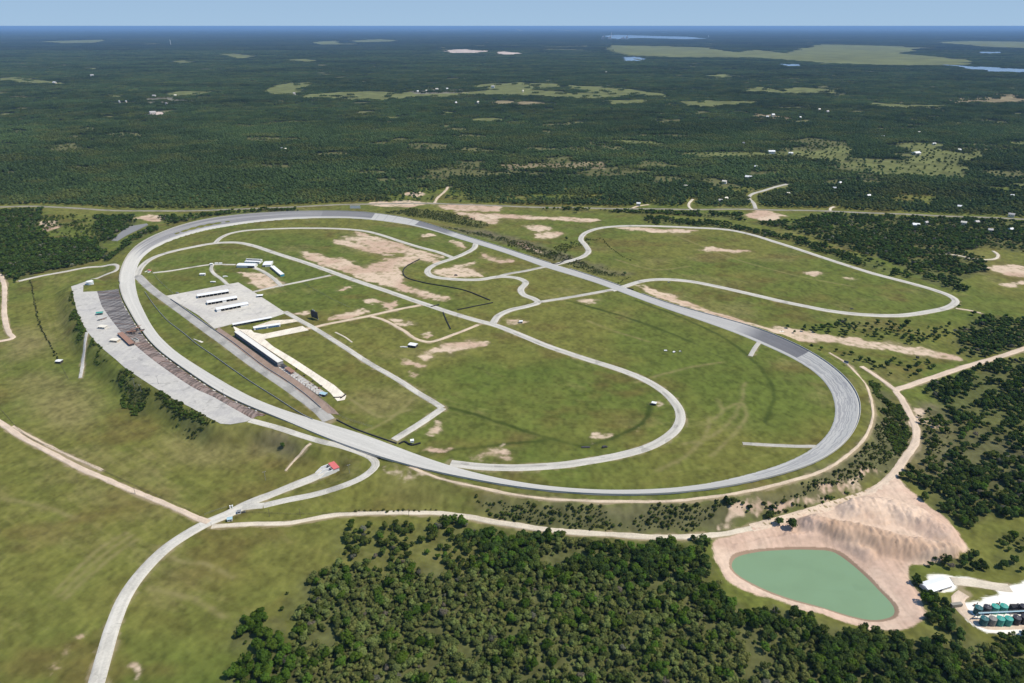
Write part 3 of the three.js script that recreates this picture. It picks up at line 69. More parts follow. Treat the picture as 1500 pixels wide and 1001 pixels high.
  walls: {'tyre_a':[[-176.2,-1250.4],[-196.7,-1201.6],[-196.6,-1171],[-186,-1143.2],[-154,-1118.1],[-104.7,-1094.3],[-75.7,-1076.3],[-35.5,-1034]],'tyre_b':[[-85.7,-993.4],[-59.6,-1007.5],[-30.8,-1023.4]],'tyre_c':[[-128.9,-1006],[-116.7,-1014.8]],'tyre_d':[[-107.3,-983.6],[-99.2,-951],[-90.3,-918.6]],'tyre_e':[[-120.5,-614.6],[-115.5,-618.5],[-106.6,-612],[-97.7,-616]],'tyre_f':[[71.8,-1225.6],[83.1,-1220.3],[106.1,-1255.3]],'tyre_g':[[195.9,-1089.8],[205.4,-1083.7]],'pit_wall':[[-556.4,-1038.8],[-497,-977.8],[-441.3,-920.1]],'pit_fence':[[-441.3,-920.1],[-386.9,-865.2],[-327,-799.8],[-287.6,-761.6],[-249.1,-721.4],[-223.1,-690.5]],'guard':[[-615.5,-1073.2],[-572.7,-1014.7],[-521.6,-950.7],[-476.2,-903.4],[-438.5,-862.9],[-398.5,-824.2],[-336.6,-763.6],[-287.8,-718.6],[-238.3,-673.7],[-225.8,-664.6]],'front_fence':[[-198.4,-663.2],[-173.7,-644.6],[-148.2,-629.3],[-123.1,-615.3]],'pit_back':[[-254.2,-740.1],[-228.8,-713.1],[-194.3,-669.2],[-155.3,-647.3]],'paddock_fence':[[-654.4,-1178.2],[-608.5,-1117],[-563.4,-1064]],'mid_fence':[[-362.1,-1116.5],[-318.7,-1066.9],[-281,-1026.6],[-257.1,-1002.8]],'left_fence':[[-846.3,-1135.7],[-786.6,-1048.4],[-730.3,-968.6],[-669.7,-894.1],[-621.1,-837.4],[-573,-779.6]],'gate_fence':[[-286.5,-509.8],[-277.7,-516.7],[-270.3,-520.7]],'gate_fence2':[[-254.5,-512.9],[-210.5,-511.1],[-160,-513.2],[-121.7,-514.4],[-70.4,-513.9]],'road_fence':[[-609,-703.1],[-538.4,-643.8],[-482.4,-613.8],[-419.4,-578.8],[-372.2,-553.8],[-318.8,-525.1],[-293.7,-511.8]],'plant_wall':[[460.5,-813.4],[469.5,-749.2]]},
  lot: [[-834.3,-1377.9],[-847.2,-1437.9],[-855.5,-1488.6],[-826.8,-1514.3],[-819.4,-1505.3],[-820.8,-1464.9],[-823.3,-1420.3],[-820,-1375.1]],
  whitemark: [[-257.4,-907.8],[-239.8,-891.1],[-225.1,-872.3]]
};
// ---------- terrain ----------
const clamp = (x, a = 0, b = 1) => Math.min(b, Math.max(a, x));
const sstep = (a, b, x) => { const t = clamp((x - a) / (b - a)); return t * t * (3 - 2 * t); };
const lerp = (a, b, t) => a + (b - a) * t;
function nearest(poly, x, z, closed) {          // nearest point on a polyline: distance, segment, fraction
  let best = 1e18, bi = 0, bt = 0; const n = poly.length, m = closed ? n : n - 1;
  for (let i = 0; i < m; i++) {
    const a = poly[i], b = poly[(i + 1) % n], dx = b[0] - a[0], dz = b[1] - a[1];
    const t = clamp(((x - a[0]) * dx + (z - a[1]) * dz) / (dx * dx + dz * dz || 1));
    const ex = a[0] + dx * t - x, ez = a[1] + dz * t - z, d = ex * ex + ez * ez;
    if (d < best) { best = d; bi = i; bt = t; }
  }
  return [Math.sqrt(best), bi, bt];
}
function inside(poly, x, z) {
  let c = false;
  for (let i = 0, j = poly.length - 1; i < poly.length; j = i++) {
    const a = poly[i], b = poly[j];
    if ((a[1] > z) !== (b[1] > z) && x < (b[0] - a[0]) * (z - a[1]) / (b[1] - a[1]) + a[0]) c = !c;
  }
  return c;
}
const box = (p, m) => [Math.min(...p.map(q => q[0])) - m, Math.max(...p.map(q => q[0])) + m, Math.min(...p.map(q => q[1])) - m, Math.max(...p.map(q => q[1])) + m];
const inBox = (b, x, z) => x > b[0] && x < b[1] && z > b[2] && z < b[3];
const hump = (x, z) => 0.7 * Math.sin(x * 0.011 + 1.3) * Math.cos(z * 0.013 + 0.4) + 0.4 * Math.sin(x * 0.031 + z * 0.017);
const OB = box(D.outer, 90), PB = box(D.plaza, 60), PO = box(D.pond, 80), RB = box(D.ramp, 30);
function H(x, z) {
  let base = lerp(-9, -1.5, sstep(820, 1250, -z)) + hump(x, z) * (1 + 3 * sstep(1700, 3000, -z));
  let h = base;
  if (inBox(OB, x, z)) {
    const [d, i, t] = nearest(D.outer, x, z, true), n = D.outer.length;
    const a = D.outer[i], b = D.outer[(i + 1) % n], hb = lerp(a[2], b[2], t);
    if (inside(D.outer, x, z)) {
      const w = lerp(a[3], b[3], t);                  // banked width here
      const u = 1 - d / w;                            // 1 on the outer edge, 0 on the inner edge
      h = u > 0 ? hb * u - 0.9 * sstep(0, 0.25, u) * sstep(1.15, 0.85, u) : 0.18 * hump(x * 2, z * 2) * sstep(0, -0.5, u);
    } else {
      const top = hb - 0.7 - 0.06 * Math.min(d, 14);
      h = lerp(top, base, sstep(11, 46, d));
    }
  }
  if (inBox(PB, x, z)) {
    const d = inside(D.plaza, x, z) ? 0 : nearest(D.plaza, x, z, true)[0];
    h = Math.max(h, lerp(D.plazaY, base, sstep(2, 30, d)));
  }
  if (inBox(PO, x, z)) {
    const d = nearest(D.pond, x, z, true)[0] * (inside(D.pond, x, z) ? -1 : 1);
    h = lerp(lerp(D.pondY - 2.5, D.pondY + 1.2, sstep(-8, 4, d)), h, sstep(2, 22, d));
  }
  { // level cutting in front of the tunnel mouth
    const d = nearest(D.cut, x, z)[0];
    if (d < 16) h = lerp(D.cutY, h, sstep(7.5, 15, d));
  }
  if (inBox(RB, x, z)) {
    const [d, i, t] = nearest(D.ramp, x, z);
    if (d < 24) h = lerp(lerp(D.ramp[i][2], D.ramp[i + 1][2], t), h, sstep(7, 22, d));
  }
  return h;
}
// ---------- helpers ----------
function rng(seed) { let s = seed >>> 0; return () => { s = (s + 0x6D2B79F5) >>> 0; let t = Math.imul(s ^ (s >>> 15), 1 | s); t = (t + Math.imul(t ^ (t >>> 7), 61 | t)) ^ t; return ((t ^ (t >>> 14)) >>> 0) / 4294967296; }; }
function hash2(i, j) { let h = Math.imul(i, 374761393) + Math.imul(j, 668265263) | 0; h = Math.imul(h ^ (h >>> 13), 1274126177); return ((h ^ (h >>> 16)) >>> 0) / 4294967296; }
function vn(x, y) { const i = Math.floor(x), j = Math.floor(y); let u = x - i, v = y - j; u = u * u * (3 - 2 * u); v = v * v * (3 - 2 * v); const a = hash2(i, j), b = hash2(i + 1, j), c = hash2(i, j + 1), d = hash2(i + 1, j + 1); return a + (b - a) * u + (c - a) * v + (a - b - c + d) * u * v; }
const fbm = (x, y, o = 3) => { let s = 0, a = 0.5, n = 0; for (let k = 0; k < o; k++) { s += a * vn(x, y); n += a; a *= 0.5; x = x * 2.03 + 17.1; y = y * 2.03 + 5.7; } return s / n; };
const used = {};
function numbered(name) { const n = used[name] = (used[name] ?? -1) + 1; return n ? name + '_' + String(n).padStart(3, '0') : name; }
function struct(o, name) { o.name = numbered(name); o.userData.kind = 'structure'; o.receiveShadow = true; o.castShadow = true; scene.add(o); return o; }
function std(r, g, b, rough = 0.9, extra = {}) { const m = new THREE.MeshStandardMaterial({ roughness: rough, ...extra }); m.color.setRGB(r, g, b); return m; }
const toSRGB = (c) => c <= 0.0031308 ? c * 12.92 : 1.055 * Math.pow(c, 1 / 2.4) - 0.055;
const LUT = new Uint8Array(4097); for (let i = 0; i <= 4096; i++) LUT[i] = Math.round(255 * toSRGB(i / 4096));
const enc = (c) => LUT[Math.min(4096, Math.max(0, c * 4096 | 0))];
function texture(w, h, f, clampEdge) {           // f(i, j, out) writes linear rgb
  const a = new Uint8Array(w * h * 4), o = [0, 0, 0];
  for (let j = 0, k = 0; j < h; j++) for (let i = 0; i < w; i++, k += 4) { f(i, j, o); a[k] = enc(o[0]); a[k + 1] = enc(o[1]); a[k + 2] = enc(o[2]); a[k + 3] = 255; }
  const t = new THREE.DataTexture(a, w, h, THREE.RGBAFormat); t.colorSpace = THREE.SRGBColorSpace; t.magFilter = THREE.LinearFilter; t.minFilter = THREE.LinearMipmapLinearFilter; t.generateMipmaps = true;
  t.wrapS = t.wrapT = clampEdge ? THREE.ClampToEdgeWrapping : THREE.RepeatWrapping; t.needsUpdate = true; return t;
}
function spline(pts, step, closed = false) {     // even points along a smooth line through pts
  const c = new THREE.CatmullRomCurve3(pts.map(p => new THREE.Vector3(p[0], p[2] ?? 0, p[1])), closed, 'centripetal');
  c.arcLengthDivisions = 600; const n = Math.max(2, Math.round(c.getLength() / step));
  return c.getSpacedPoints(n).map(v => [v.x, v.z, v.y]);
}
// raster masks over a plan rectangle
class Mask {
  constructor(x0, z0, w, h, cell) { Object.assign(this, { x0, z0, nx: Math.ceil(w / cell), nz: Math.ceil(h / cell), cell }); this.a = new Float32Array(this.nx * this.nz); }
  poly(P, v = 1) {
    for (let j = 0; j < this.nz; j++) {
      const z = this.z0 + (j + 0.5) * this.cell, xs = [];
      for (let i = 0, k = P.length - 1; i < P.length; k = i++) { const p = P[i], q = P[k]; if ((p[1] > z) !== (q[1] > z)) xs.push((q[0] - p[0]) * (z - p[1]) / (q[1] - p[1]) + p[0]); }
      xs.sort((p, q) => p - q);
      for (let k = 0; k + 1 < xs.length; k += 2) { const i0 = Math.max(0, Math.ceil((xs[k] - this.x0) / this.cell - 0.5)), i1 = Math.min(this.nx - 1, Math.floor((xs[k + 1] - this.x0) / this.cell - 0.5)); for (let i = i0; i <= i1; i++) this.a[j * this.nx + i] = v; }
    }
    return this;
  }
  line(pts, r, v = 1) {
    const P = spline(pts, this.cell);
    for (const p of P) { const ci = (p[0] - this.x0) / this.cell, cj = (p[1] - this.z0) / this.cell, rr = r / this.cell; for (let j = Math.max(0, Math.floor(cj - rr)); j <= Math.min(this.nz - 1, cj + rr); j++) for (let i = Math.max(0, Math.floor(ci - rr)); i <= Math.min(this.nx - 1, ci + rr); i++) if ((i - ci) ** 2 + (j - cj) ** 2 <= rr * rr) this.a[j * this.nx + i] = Math.max(this.a[j * this.nx + i], v); }
    return this;
  }
  blur(r) {
    r = Math.max(1, Math.round(r / this.cell)); const { nx, nz } = this, b = new Float32Array(nx * nz), w = 2 * r + 1;
    for (let pass = 0; pass < 2; pass++) {
      for (let j = 0; j < nz; j++) { let s = 0; for (let i = -r; i <= r; i++) s += this.a[j * nx + clamp(i, 0, nx - 1)]; for (let i = 0; i < nx; i++) { b[j * nx + i] = s / w; s += this.a[j * nx + Math.min(nx - 1, i + r + 1)] - this.a[j * nx + Math.max(0, i - r)]; } }
      for (let i = 0; i < nx; i++) { let s = 0; for (let j = -r; j <= r; j++) s += b[clamp(j, 0, nz - 1) * nx + i]; for (let j = 0; j < nz; j++) { this.a[j * nx + i] = s / w; s += b[Math.min(nz - 1, j + r + 1) * nx + i] - b[Math.max(0, j - r) * nx + i]; } }
    }
    return this;
  }
  at(x, z) { const i = Math.floor((x - this.x0) / this.cell), j = Math.floor((z - this.z0) / this.cell); return i < 0 || j < 0 || i >= this.nx || j >= this.nz ? 0 : this.a[j * this.nx + i]; }
}
// ---------- ground ----------
const NX0 = -1500, NX1 = 1500, NZ0 = -1900, NZ1 = -230;
const nearMask = () => new Mask(NX0, NZ0, NX1 - NX0, NZ1 - NZ0, 1.5);
const isDirt = k => /^(dirt|bend|gate|white|inner|strip|stair)/.test(k);
const mSand = nearMask(), mDry = nearMask(), mLush = nearMask(), mScrub = nearMask(), mQuarry = nearMask(), mYard = nearMask(), mWood = nearMask(), mVerge = nearMask();
D.sand.forEach(p => mSand.poly(p)); const mThin = nearMask(); mThin.a.set(mSand.a); mThin.blur(11); mSand.blur(3);
D.dry.forEach(p => mDry.poly(p)); mDry.blur(16);
D.lush.forEach(p => mLush.poly(p)); mLush.blur(14);
D.scrub.forEach(p => mScrub.poly(p)); mScrub.blur(9);
mQuarry.poly(D.quarry).blur(3); D.yard.forEach(p => mYard.poly(p)); mYard.blur(3);
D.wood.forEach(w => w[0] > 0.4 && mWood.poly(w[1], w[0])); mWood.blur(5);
const mWorn = nearMask(), mDitchShade = nearMask(), mFace = nearMask(); D.worn.forEach(l => mWorn.line(l, 1.5)); mWorn.blur(1.5); D.ditch.forEach(l => mDitchShade.line(l, 2.2)); mDitchShade.blur(2); mFace.poly(D.face).blur(4);
for (const k in D.roads) mVerge.line(D.roads[k][1], D.roads[k][0] / 2 + (isDirt(k) ? 1.2 : 2.5), isDirt(k) ? 1 : 0.55);  mVerge.blur(2.2);
const mix3 = (o, c, t) => { o[0] += (c[0] - o[0]) * t; o[1] += (c[1] - o[1]) * t; o[2] += (c[2] - o[2]) * t; };
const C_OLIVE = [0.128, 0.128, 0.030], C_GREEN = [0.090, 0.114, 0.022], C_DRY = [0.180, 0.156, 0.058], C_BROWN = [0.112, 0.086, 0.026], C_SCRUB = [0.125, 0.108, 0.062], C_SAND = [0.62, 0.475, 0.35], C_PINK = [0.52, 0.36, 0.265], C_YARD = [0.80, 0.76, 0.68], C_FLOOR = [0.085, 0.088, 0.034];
const ovalDist = (() => { const c = 6, nx = 502, nz = 282, a = new Float32Array(nx * nz); for (let j = 0; j < nz; j++) for (let i = 0; i < nx; i++) a[j * nx + i] = Math.min(nearest(D.outer, NX0 + i * c, NZ0 + j * c, true)[0], 400); return (x, z) => { const u = clamp((x - NX0) / c, 0, nx - 2), v = clamp((z - NZ0) / c, 0, nz - 2), i = u | 0, j = v | 0, s = u - i, t = v - j, k = j * nx + i; return lerp(lerp(a[k], a[k + 1], s), lerp(a[k + nx], a[k + nx + 1], s), t); }; })();
function nearColor(x, z, o) {
  const w1 = fbm(x / 21, z / 21, 3) - 0.5, w2 = fbm(x / 21 + 91, z / 21 + 37, 3) - 0.5;
  const big = fbm(x / 230 + 3, z / 150, 3), mid = fbm(x / 46 + 9, z / 34 + 4, 3), fine = vn(x / 2.3, z / 2.3) * 0.6 + vn(x / 0.9 + 7, z / 0.9) * 0.4;
  // mowing and tyre lines drawn out along the infield
  const a = 0.66, ux = x * Math.cos(a) - z * Math.sin(a), uz = x * Math.sin(a) + z * Math.cos(a), lane = ovalDist(x, z) + w1 * 7, mow = vn(lane / 3.1, 4 + big * 6) * 0.6 + vn(lane / 1.3, 9 + mid * 3) * 0.4, streak = (vn(ux / 5.2 + 0.15 * w1 * 20, uz / 90) * 0.6 + vn(ux / 1.9, uz / 60 + 8) * 0.4) * 0.5 + mow * 0.5;
  o[0] = C_OLIVE[0]; o[1] = C_OLIVE[1]; o[2] = C_OLIVE[2];
  mix3(o, C_GREEN, clamp(sstep(0.36, 0.68, big) * 0.85 + (mid - 0.5) * 0.9));
  mix3(o, C_DRY, clamp(sstep(0.5, 0.82, fbm(x / 88 + 50, z / 60 + 20, 4)) * 0.6 + (streak - 0.62) * 0.8 + (mid - 0.6) * 0.5));
  mix3(o, C_BROWN, clamp(sstep(0.5, 0.78, fbm(x / 64 + 150, z / 44 + 90, 4)) * 0.6 + (vn(x / 14 + 3, z / 11) - 0.6) * 0.4));
  const wx = x + w1 * 26, wz = z + w2 * 26;
  mix3(o, C_GREEN, 0.8 * mLush.at(wx, wz)); mix3(o, C_DRY, clamp(0.75 * mDry.at(wx, wz) * (0.6 + 0.9 * mid)));
  mix3(o, C_SCRUB, clamp(mScrub.at(wx, wz) * (0.2 + 1.5 * mid)));
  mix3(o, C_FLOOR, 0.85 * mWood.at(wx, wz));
  const k = 0.47 + 0.34 * fine + 0.48 * vn(x / 4.2 + 60, z / 5.5) + 0.32 * vn(x / 11 + 20, z / 13) + 0.16 * (mow - 0.5); o[0] *= k; o[1] *= k; o[2] *= k;
  const tn = mThin.at(x + w1 * 30, z + w2 * 30); if (tn > 0) mix3(o, [0.235, 0.19, 0.095], clamp(sstep(0.05, 0.7, tn) * (0.25 + 1.0 * fbm(x / 6 + 3, z / 6, 3)) ) * 0.8);
  const wn = mWorn.at(x + w1 * 3, z + w2 * 3); if (wn > 0) mix3(o, [0.24, 0.205, 0.085], clamp(wn * (0.45 + 0.9 * vn(x / 5, z / 5))) * 0.85);
  const dt = mDitchShade.at(x + w1 * 4, z + w2 * 4); if (dt > 0) mix3(o, [0.035, 0.05, 0.010], clamp(dt * (0.6 + 0.9 * mid)) * 0.9);  // dark line paints in the ditch shadow along with its weed green
  const rag = (fbm(x / 9 + 31, z / 7 + 11, 4) - 0.5);
  const verge = mVerge.at(x + w1 * 4, z + w2 * 4); mix3(o, [0.30, 0.235, 0.145], clamp(sstep(0.25, 0.85, verge + rag * 0.9) * 0.8));
  const sm = mSand.at(x + w1 * 24, z + w2 * 24), s = sstep(0.02, 0.4, sm) * sstep(0.12, 1.12, sm + rag * 1.7 + (streak - 0.5) * 0.9 + (vn(x / 2.6 + z / 9, z / 26) - 0.5) * (0.25 + 1.1 * mScrub.at(x, z))), sc = 0.85 + 0.3 * fine;
  if (s > 0) { const pk = sstep(0.4, 0.7, fbm(x / 60 + 7, z / 40 + 2, 2)); mix3(o, [lerp(C_SAND[0], C_PINK[0], pk) * sc, lerp(C_SAND[1], C_PINK[1], pk) * sc, lerp(C_SAND[2], C_PINK[2], pk) * sc], s * 0.84); }
  const q = sstep(0.35, 0.65, mQuarry.at(x + w1 * 9, z + w2 * 9) + rag * 0.3);
  if (q > 0) { const g = 0.80 + 0.26 * fine + 0.32 * (fbm(x / 13, z / 13 + 60, 4) - 0.5) - 0.08 * sstep(0.6, 0.68, vn(x / 2.2, z / 34 + 5)), t = sstep(0.35, 0.65, fbm(x / 45 + 2, z / 30, 3)); mix3(o, [lerp(0.65, 0.57, t) * g, lerp(0.49, 0.40, t) * g, lerp(0.365, 0.295, t) * g], q); const fc = mFace.at(x + w1 * 6, z + w2 * 6); if (fc > 0) { const gg = 0.75 + 0.5 * vn(x / 2.2 + z / 7, z / 12); mix3(o, [0.40 * gg, 0.265 * gg, 0.175 * gg], fc * 0.8); } if (inBox(PO, x, z)) { const sh = nearest(D.pond, x, z, true)[0] + w1 * 3; if (sh < 1.9) mix3(o, [0.22, 0.15, 0.095], 0.8); } }
  const y = sstep(0.35, 0.65, mYard.at(x + w1 * 6, z + w2 * 6) + rag * 0.25); if (y > 0) mix3(o, [C_YARD[0] * (0.9 + 0.14 * fine), C_YARD[1] * (0.9 + 0.14 * fine), C_YARD[2] * (0.9 + 0.14 * fine)], y);
}
const FIELD = { field: [0.135, 0.145, 0.050], dirt: [0.22, 0.18, 0.10], bare: [0.52, 0.43, 0.36], town: [0.18, 0.17, 0.12], water: [0.08, 0.09, 0.05] };
// small natural glades in the forest, 0 none to 1 open
const glade = (x, z) => { const k = 1 + 4 * sstep(8000, 16000, -z); return sstep(0.625, 0.70, fbm(x / (150 * k) + 60, z / (110 * k) + 7, 4) * (0.86 + 0.22 * fbm(x / 2100, z / 1500 + 3, 2))); };
// what grows where, beyond the surveyed near ground
const midMask = {}, farMask = {};
for (const k of Object.keys(FIELD)) { midMask[k] = new Mask(-6000, -6500, 12000, 4900, 8); farMask[k] = new Mask(-40000, -60000, 80000, 53700, 40); }
D.clear.forEach(([k, p]) => { midMask[k].poly(p); farMask[k].poly(p); });
const mHigh = new Mask(-6000, -6500, 12000, 4900, 8).line(D.roads.highway[1], 26); for (const k of ['side_road', 'side_road2', 'side_road3', 'side_road4', 'dirt_up']) mHigh.line(D.roads[k][1], 12); mHigh.blur(6);
function farColor(x, z, o, masks, cell) {
  const w1 = (fbm(x / (cell * 9), z / (cell * 9), 3) - 0.5) * cell * 11, w2 = (fbm(x / (cell * 9) + 40, z / (cell * 9), 3) - 0.5) * cell * 11;
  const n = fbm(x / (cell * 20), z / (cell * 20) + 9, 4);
  o[0] = 0.014 + 0.012 * n; o[1] = 0.022 + 0.014 * n; o[2] = 0.009 + 0.005 * n;  // ground colour darkened to stand in for shade within the canopy
  const gl = glade(x, z); if (gl > 0) mix3(o, [0.115 * (0.6 + 0.7 * n), 0.115 * (0.6 + 0.7 * n), 0.045 * (0.6 + 0.7 * n)], gl);
  for (const k in masks) { const m = masks[k].at(x + w1, z + w2); if (m > 0) { const c = FIELD[k], g = 0.55 + 0.85 * fbm(x / (cell * 5), z / (cell * 5) + 77, 4); mix3(o, [c[0] * g, c[1] * g, c[2] * g], m); } }
}
function tile(x0, z0, w, h, px, f) {
  const nx = px, nz = Math.min(2048, Math.round(px * h / w)), t = texture(nx, nz, (i, j, o) => f(x0 + (i + 0.5) * w / nx, z0 + (j + 0.5) * h / nz, o), true);
  t.repeat.set(1 / w, 1 / h); t.offset.set(-x0 / w, -z0 / h); return new THREE.MeshPhysicalMaterial({ map: t, roughness: 1, specularIntensity: 0.15 });
}
const ZS = -1060;
const groundMats = [
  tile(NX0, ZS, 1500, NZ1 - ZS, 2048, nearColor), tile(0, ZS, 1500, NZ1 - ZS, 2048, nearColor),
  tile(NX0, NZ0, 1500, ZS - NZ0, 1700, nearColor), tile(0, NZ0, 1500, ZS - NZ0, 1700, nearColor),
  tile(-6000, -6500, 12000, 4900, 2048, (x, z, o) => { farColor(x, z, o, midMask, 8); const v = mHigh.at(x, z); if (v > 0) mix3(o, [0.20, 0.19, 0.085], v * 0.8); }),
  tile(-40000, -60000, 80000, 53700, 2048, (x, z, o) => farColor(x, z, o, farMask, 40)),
];
{
  const graded = (a, b, step) => { const r = []; for (let x = a; x < b - 1e-6; x += step) r.push(x); return r; };
  const grow = (start, end, first, k) => { const r = []; let s = first, x = start; while (x < end) { x += s; s *= k; r.push(Math.min(x, end)); } return r; };
  const side = grow(1500, 6000, 20, 1.12).concat(grow(6000, 240000, 500, 1.24));
  const xs = side.slice().reverse().map(x => -x).concat(graded(-1500, 0, 6), graded(0, 1500, 6), [1500], side);
  const zn = graded(-230, -ZS * -1, -6);
  const zFine = []; for (let z = -230; z > ZS + 1; z -= 6) zFine.push(z); zFine.push(ZS); for (let z = ZS - 6; z > NZ0 + 1; z -= 6) zFine.push(z); zFine.push(NZ0);
  const zs = [4000, 1000, 200, -100, ...zFine, ...grow(1900, 6500, 12, 1.07).map(z => -z), ...grow(6500, 300000, 300, 1.13).map(z => -z)];
  const nx = xs.length, nz = zs.length, pos = new Float32Array(nx * nz * 3), uv = new Float32Array(nx * nz * 2), buckets = [[], [], [], [], [], []];
  for (let j = 0, k = 0; j < nz; j++) for (let i = 0; i < nx; i++, k++) { pos[k * 3] = xs[i]; pos[k * 3 + 1] = H(xs[i], zs[j]); pos[k * 3 + 2] = zs[j]; uv[k * 2] = xs[i]; uv[k * 2 + 1] = zs[j]; }
  for (let j = 0; j + 1 < nz; j++) for (let i = 0; i + 1 < nx; i++) {
    const x = (xs[i] + xs[i + 1]) / 2, z = (zs[j] + zs[j + 1]) / 2, a = j * nx + i, c = a + nx;
    const b = Math.abs(x) < 1500 && z < NZ1 && z > NZ0 ? (z > ZS ? 0 : 2) + (x > 0 ? 1 : 0) : Math.abs(x) < 6000 && z > -6500 && z < -1600 ? 4 : 5;
    buckets[b].push(a, a + 1, c, a + 1, c + 1, c);
  }
  const geo = new THREE.BufferGeometry(); geo.setAttribute('position', new THREE.BufferAttribute(pos, 3)); geo.setAttribute('uv', new THREE.BufferAttribute(uv, 2));
  const idx = []; let at = 0; buckets.forEach((b, m) => { for (const v of b) idx.push(v); geo.addGroup(at, b.length, m); at += b.length; });
  geo.setIndex(new THREE.BufferAttribute(new Uint32Array(idx), 1)); geo.computeVertexNormals();
  const g = struct(new THREE.Mesh(geo, groundMats), 'ground'); g.userData.label = 'olive green grass fields and sandy ground spreading to the horizon';
}
// ---------- pavings ----------
const asphaltTex = texture(512, 512, (i, j, o) => { const x = i / 4, z = j / 4, p = (q, r) => vn(q, r); const n = 0.78 + 0.16 * p(x / 1.1, z / 1.1) + 0.34 * (fbm(x / 9, z / 14, 3) - 0.5) + 0.16 * (vn(x / 1.3, z / 30) - 0.5) - 0.16 * sstep(0.66, 0.72, vn(x / 9 + 4, z / 22)); const crack = Math.abs(fbm(x / 12 + 5, z / 12, 3) - 0.5) < 0.008 ? 0.8 : 1; o[0] = n * crack; o[1] = n * crack * 0.995; o[2] = n * crack * 0.97; });
const dirtTex = texture(512, 512, (i, j, o) => { const x = i / 4, z = j / 4, n = 0.78 + 0.2 * vn(x / 0.8, z / 0.8) + 0.35 * (fbm(x / 7, z / 11, 4) - 0.5) + 0.12 * (vn(x / 0.9, z / 25) - 0.5); o[0] = n; o[1] = n * 0.985; o[2] = n * 0.95; });
const concTex = texture(1024, 1024, (i, j, o) => { const x = i / 4, z = j / 4, st = sstep(0.46, 0.66, fbm(x / 26, z / 26 + 8, 4)), joint = (x % 7.5 < 0.3 || z % 9 < 0.3) ? 0.93 : 1, oil = sstep(0.72, 0.8, fbm(x / 8 + 40, z / 8, 3)), n = (0.84 + 0.12 * vn(x / 0.9, z / 0.9) + 0.12 * (vn(x / 3, z / 3) - 0.5)) * joint * (1 - 0.13 * st) * (1 - 0.22 * oil); o[0] = n; o[1] = n * 0.99; o[2] = n * (0.965 + 0.03 * st); });
const paving = (r, g, b, t = asphaltTex) => { const m = std(r, g, b, 0.93), span = t === concTex ? 256 : 128; m.map = t.clone(); m.map.repeat.set(1 / span, 1 / span); m.map.needsUpdate = true; return m; };
const M_ROAD = paving(0.49, 0.46, 0.40), M_PALE = paving(0.57, 0.535, 0.465), M_GREY = paving(0.40, 0.38, 0.345), M_HIGH = paving(0.27, 0.245, 0.19), M_DIRT = paving(0.60, 0.48, 0.35, dirtTex), M_WHITE = paving(0.64, 0.56, 0.44, dirtTex), M_PINKD = paving(0.64, 0.51, 0.39, dirtTex), M_BROWN = paving(0.30, 0.215, 0.165, dirtTex), M_CONC = paving(0.51, 0.485, 0.44, concTex), M_APRON = paving(0.58, 0.545, 0.48, concTex);
const circuitTex = texture(128, 1024, (i, j, o) => { const u = i / 128, z = j / 4, line = 0.5 + 0.16 * Math.sin(z / 41) + 0.08 * Math.sin(z / 17), groove = Math.exp(-(((u - line) / 0.17) ** 2)), n = (0.84 + 0.14 * vn(u * 11, z / 1.2) + 0.24 * (fbm(u * 5, z / 12, 3) - 0.5) + 0.1 * (vn(u * 22, z / 28) - 0.5)) * (1 - 0.2 * groove * (0.5 + 0.7 * vn(u * 9, z / 20))) * (Math.abs(u - 0.5) < 0.012 ? 0.88 : 1) * (1 - 0.25 * sstep(0.74, 0.78, vn(u * 1.5 + 7, z / 16))); o[0] = n; o[1] = n * 0.99; o[2] = n * 0.965; });
const M_CIRCUIT = std(0.54, 0.51, 0.445, 0.93); M_CIRCUIT.map = circuitTex; circuitTex.repeat.set(1, 1 / 256);
let roadCount = 0;
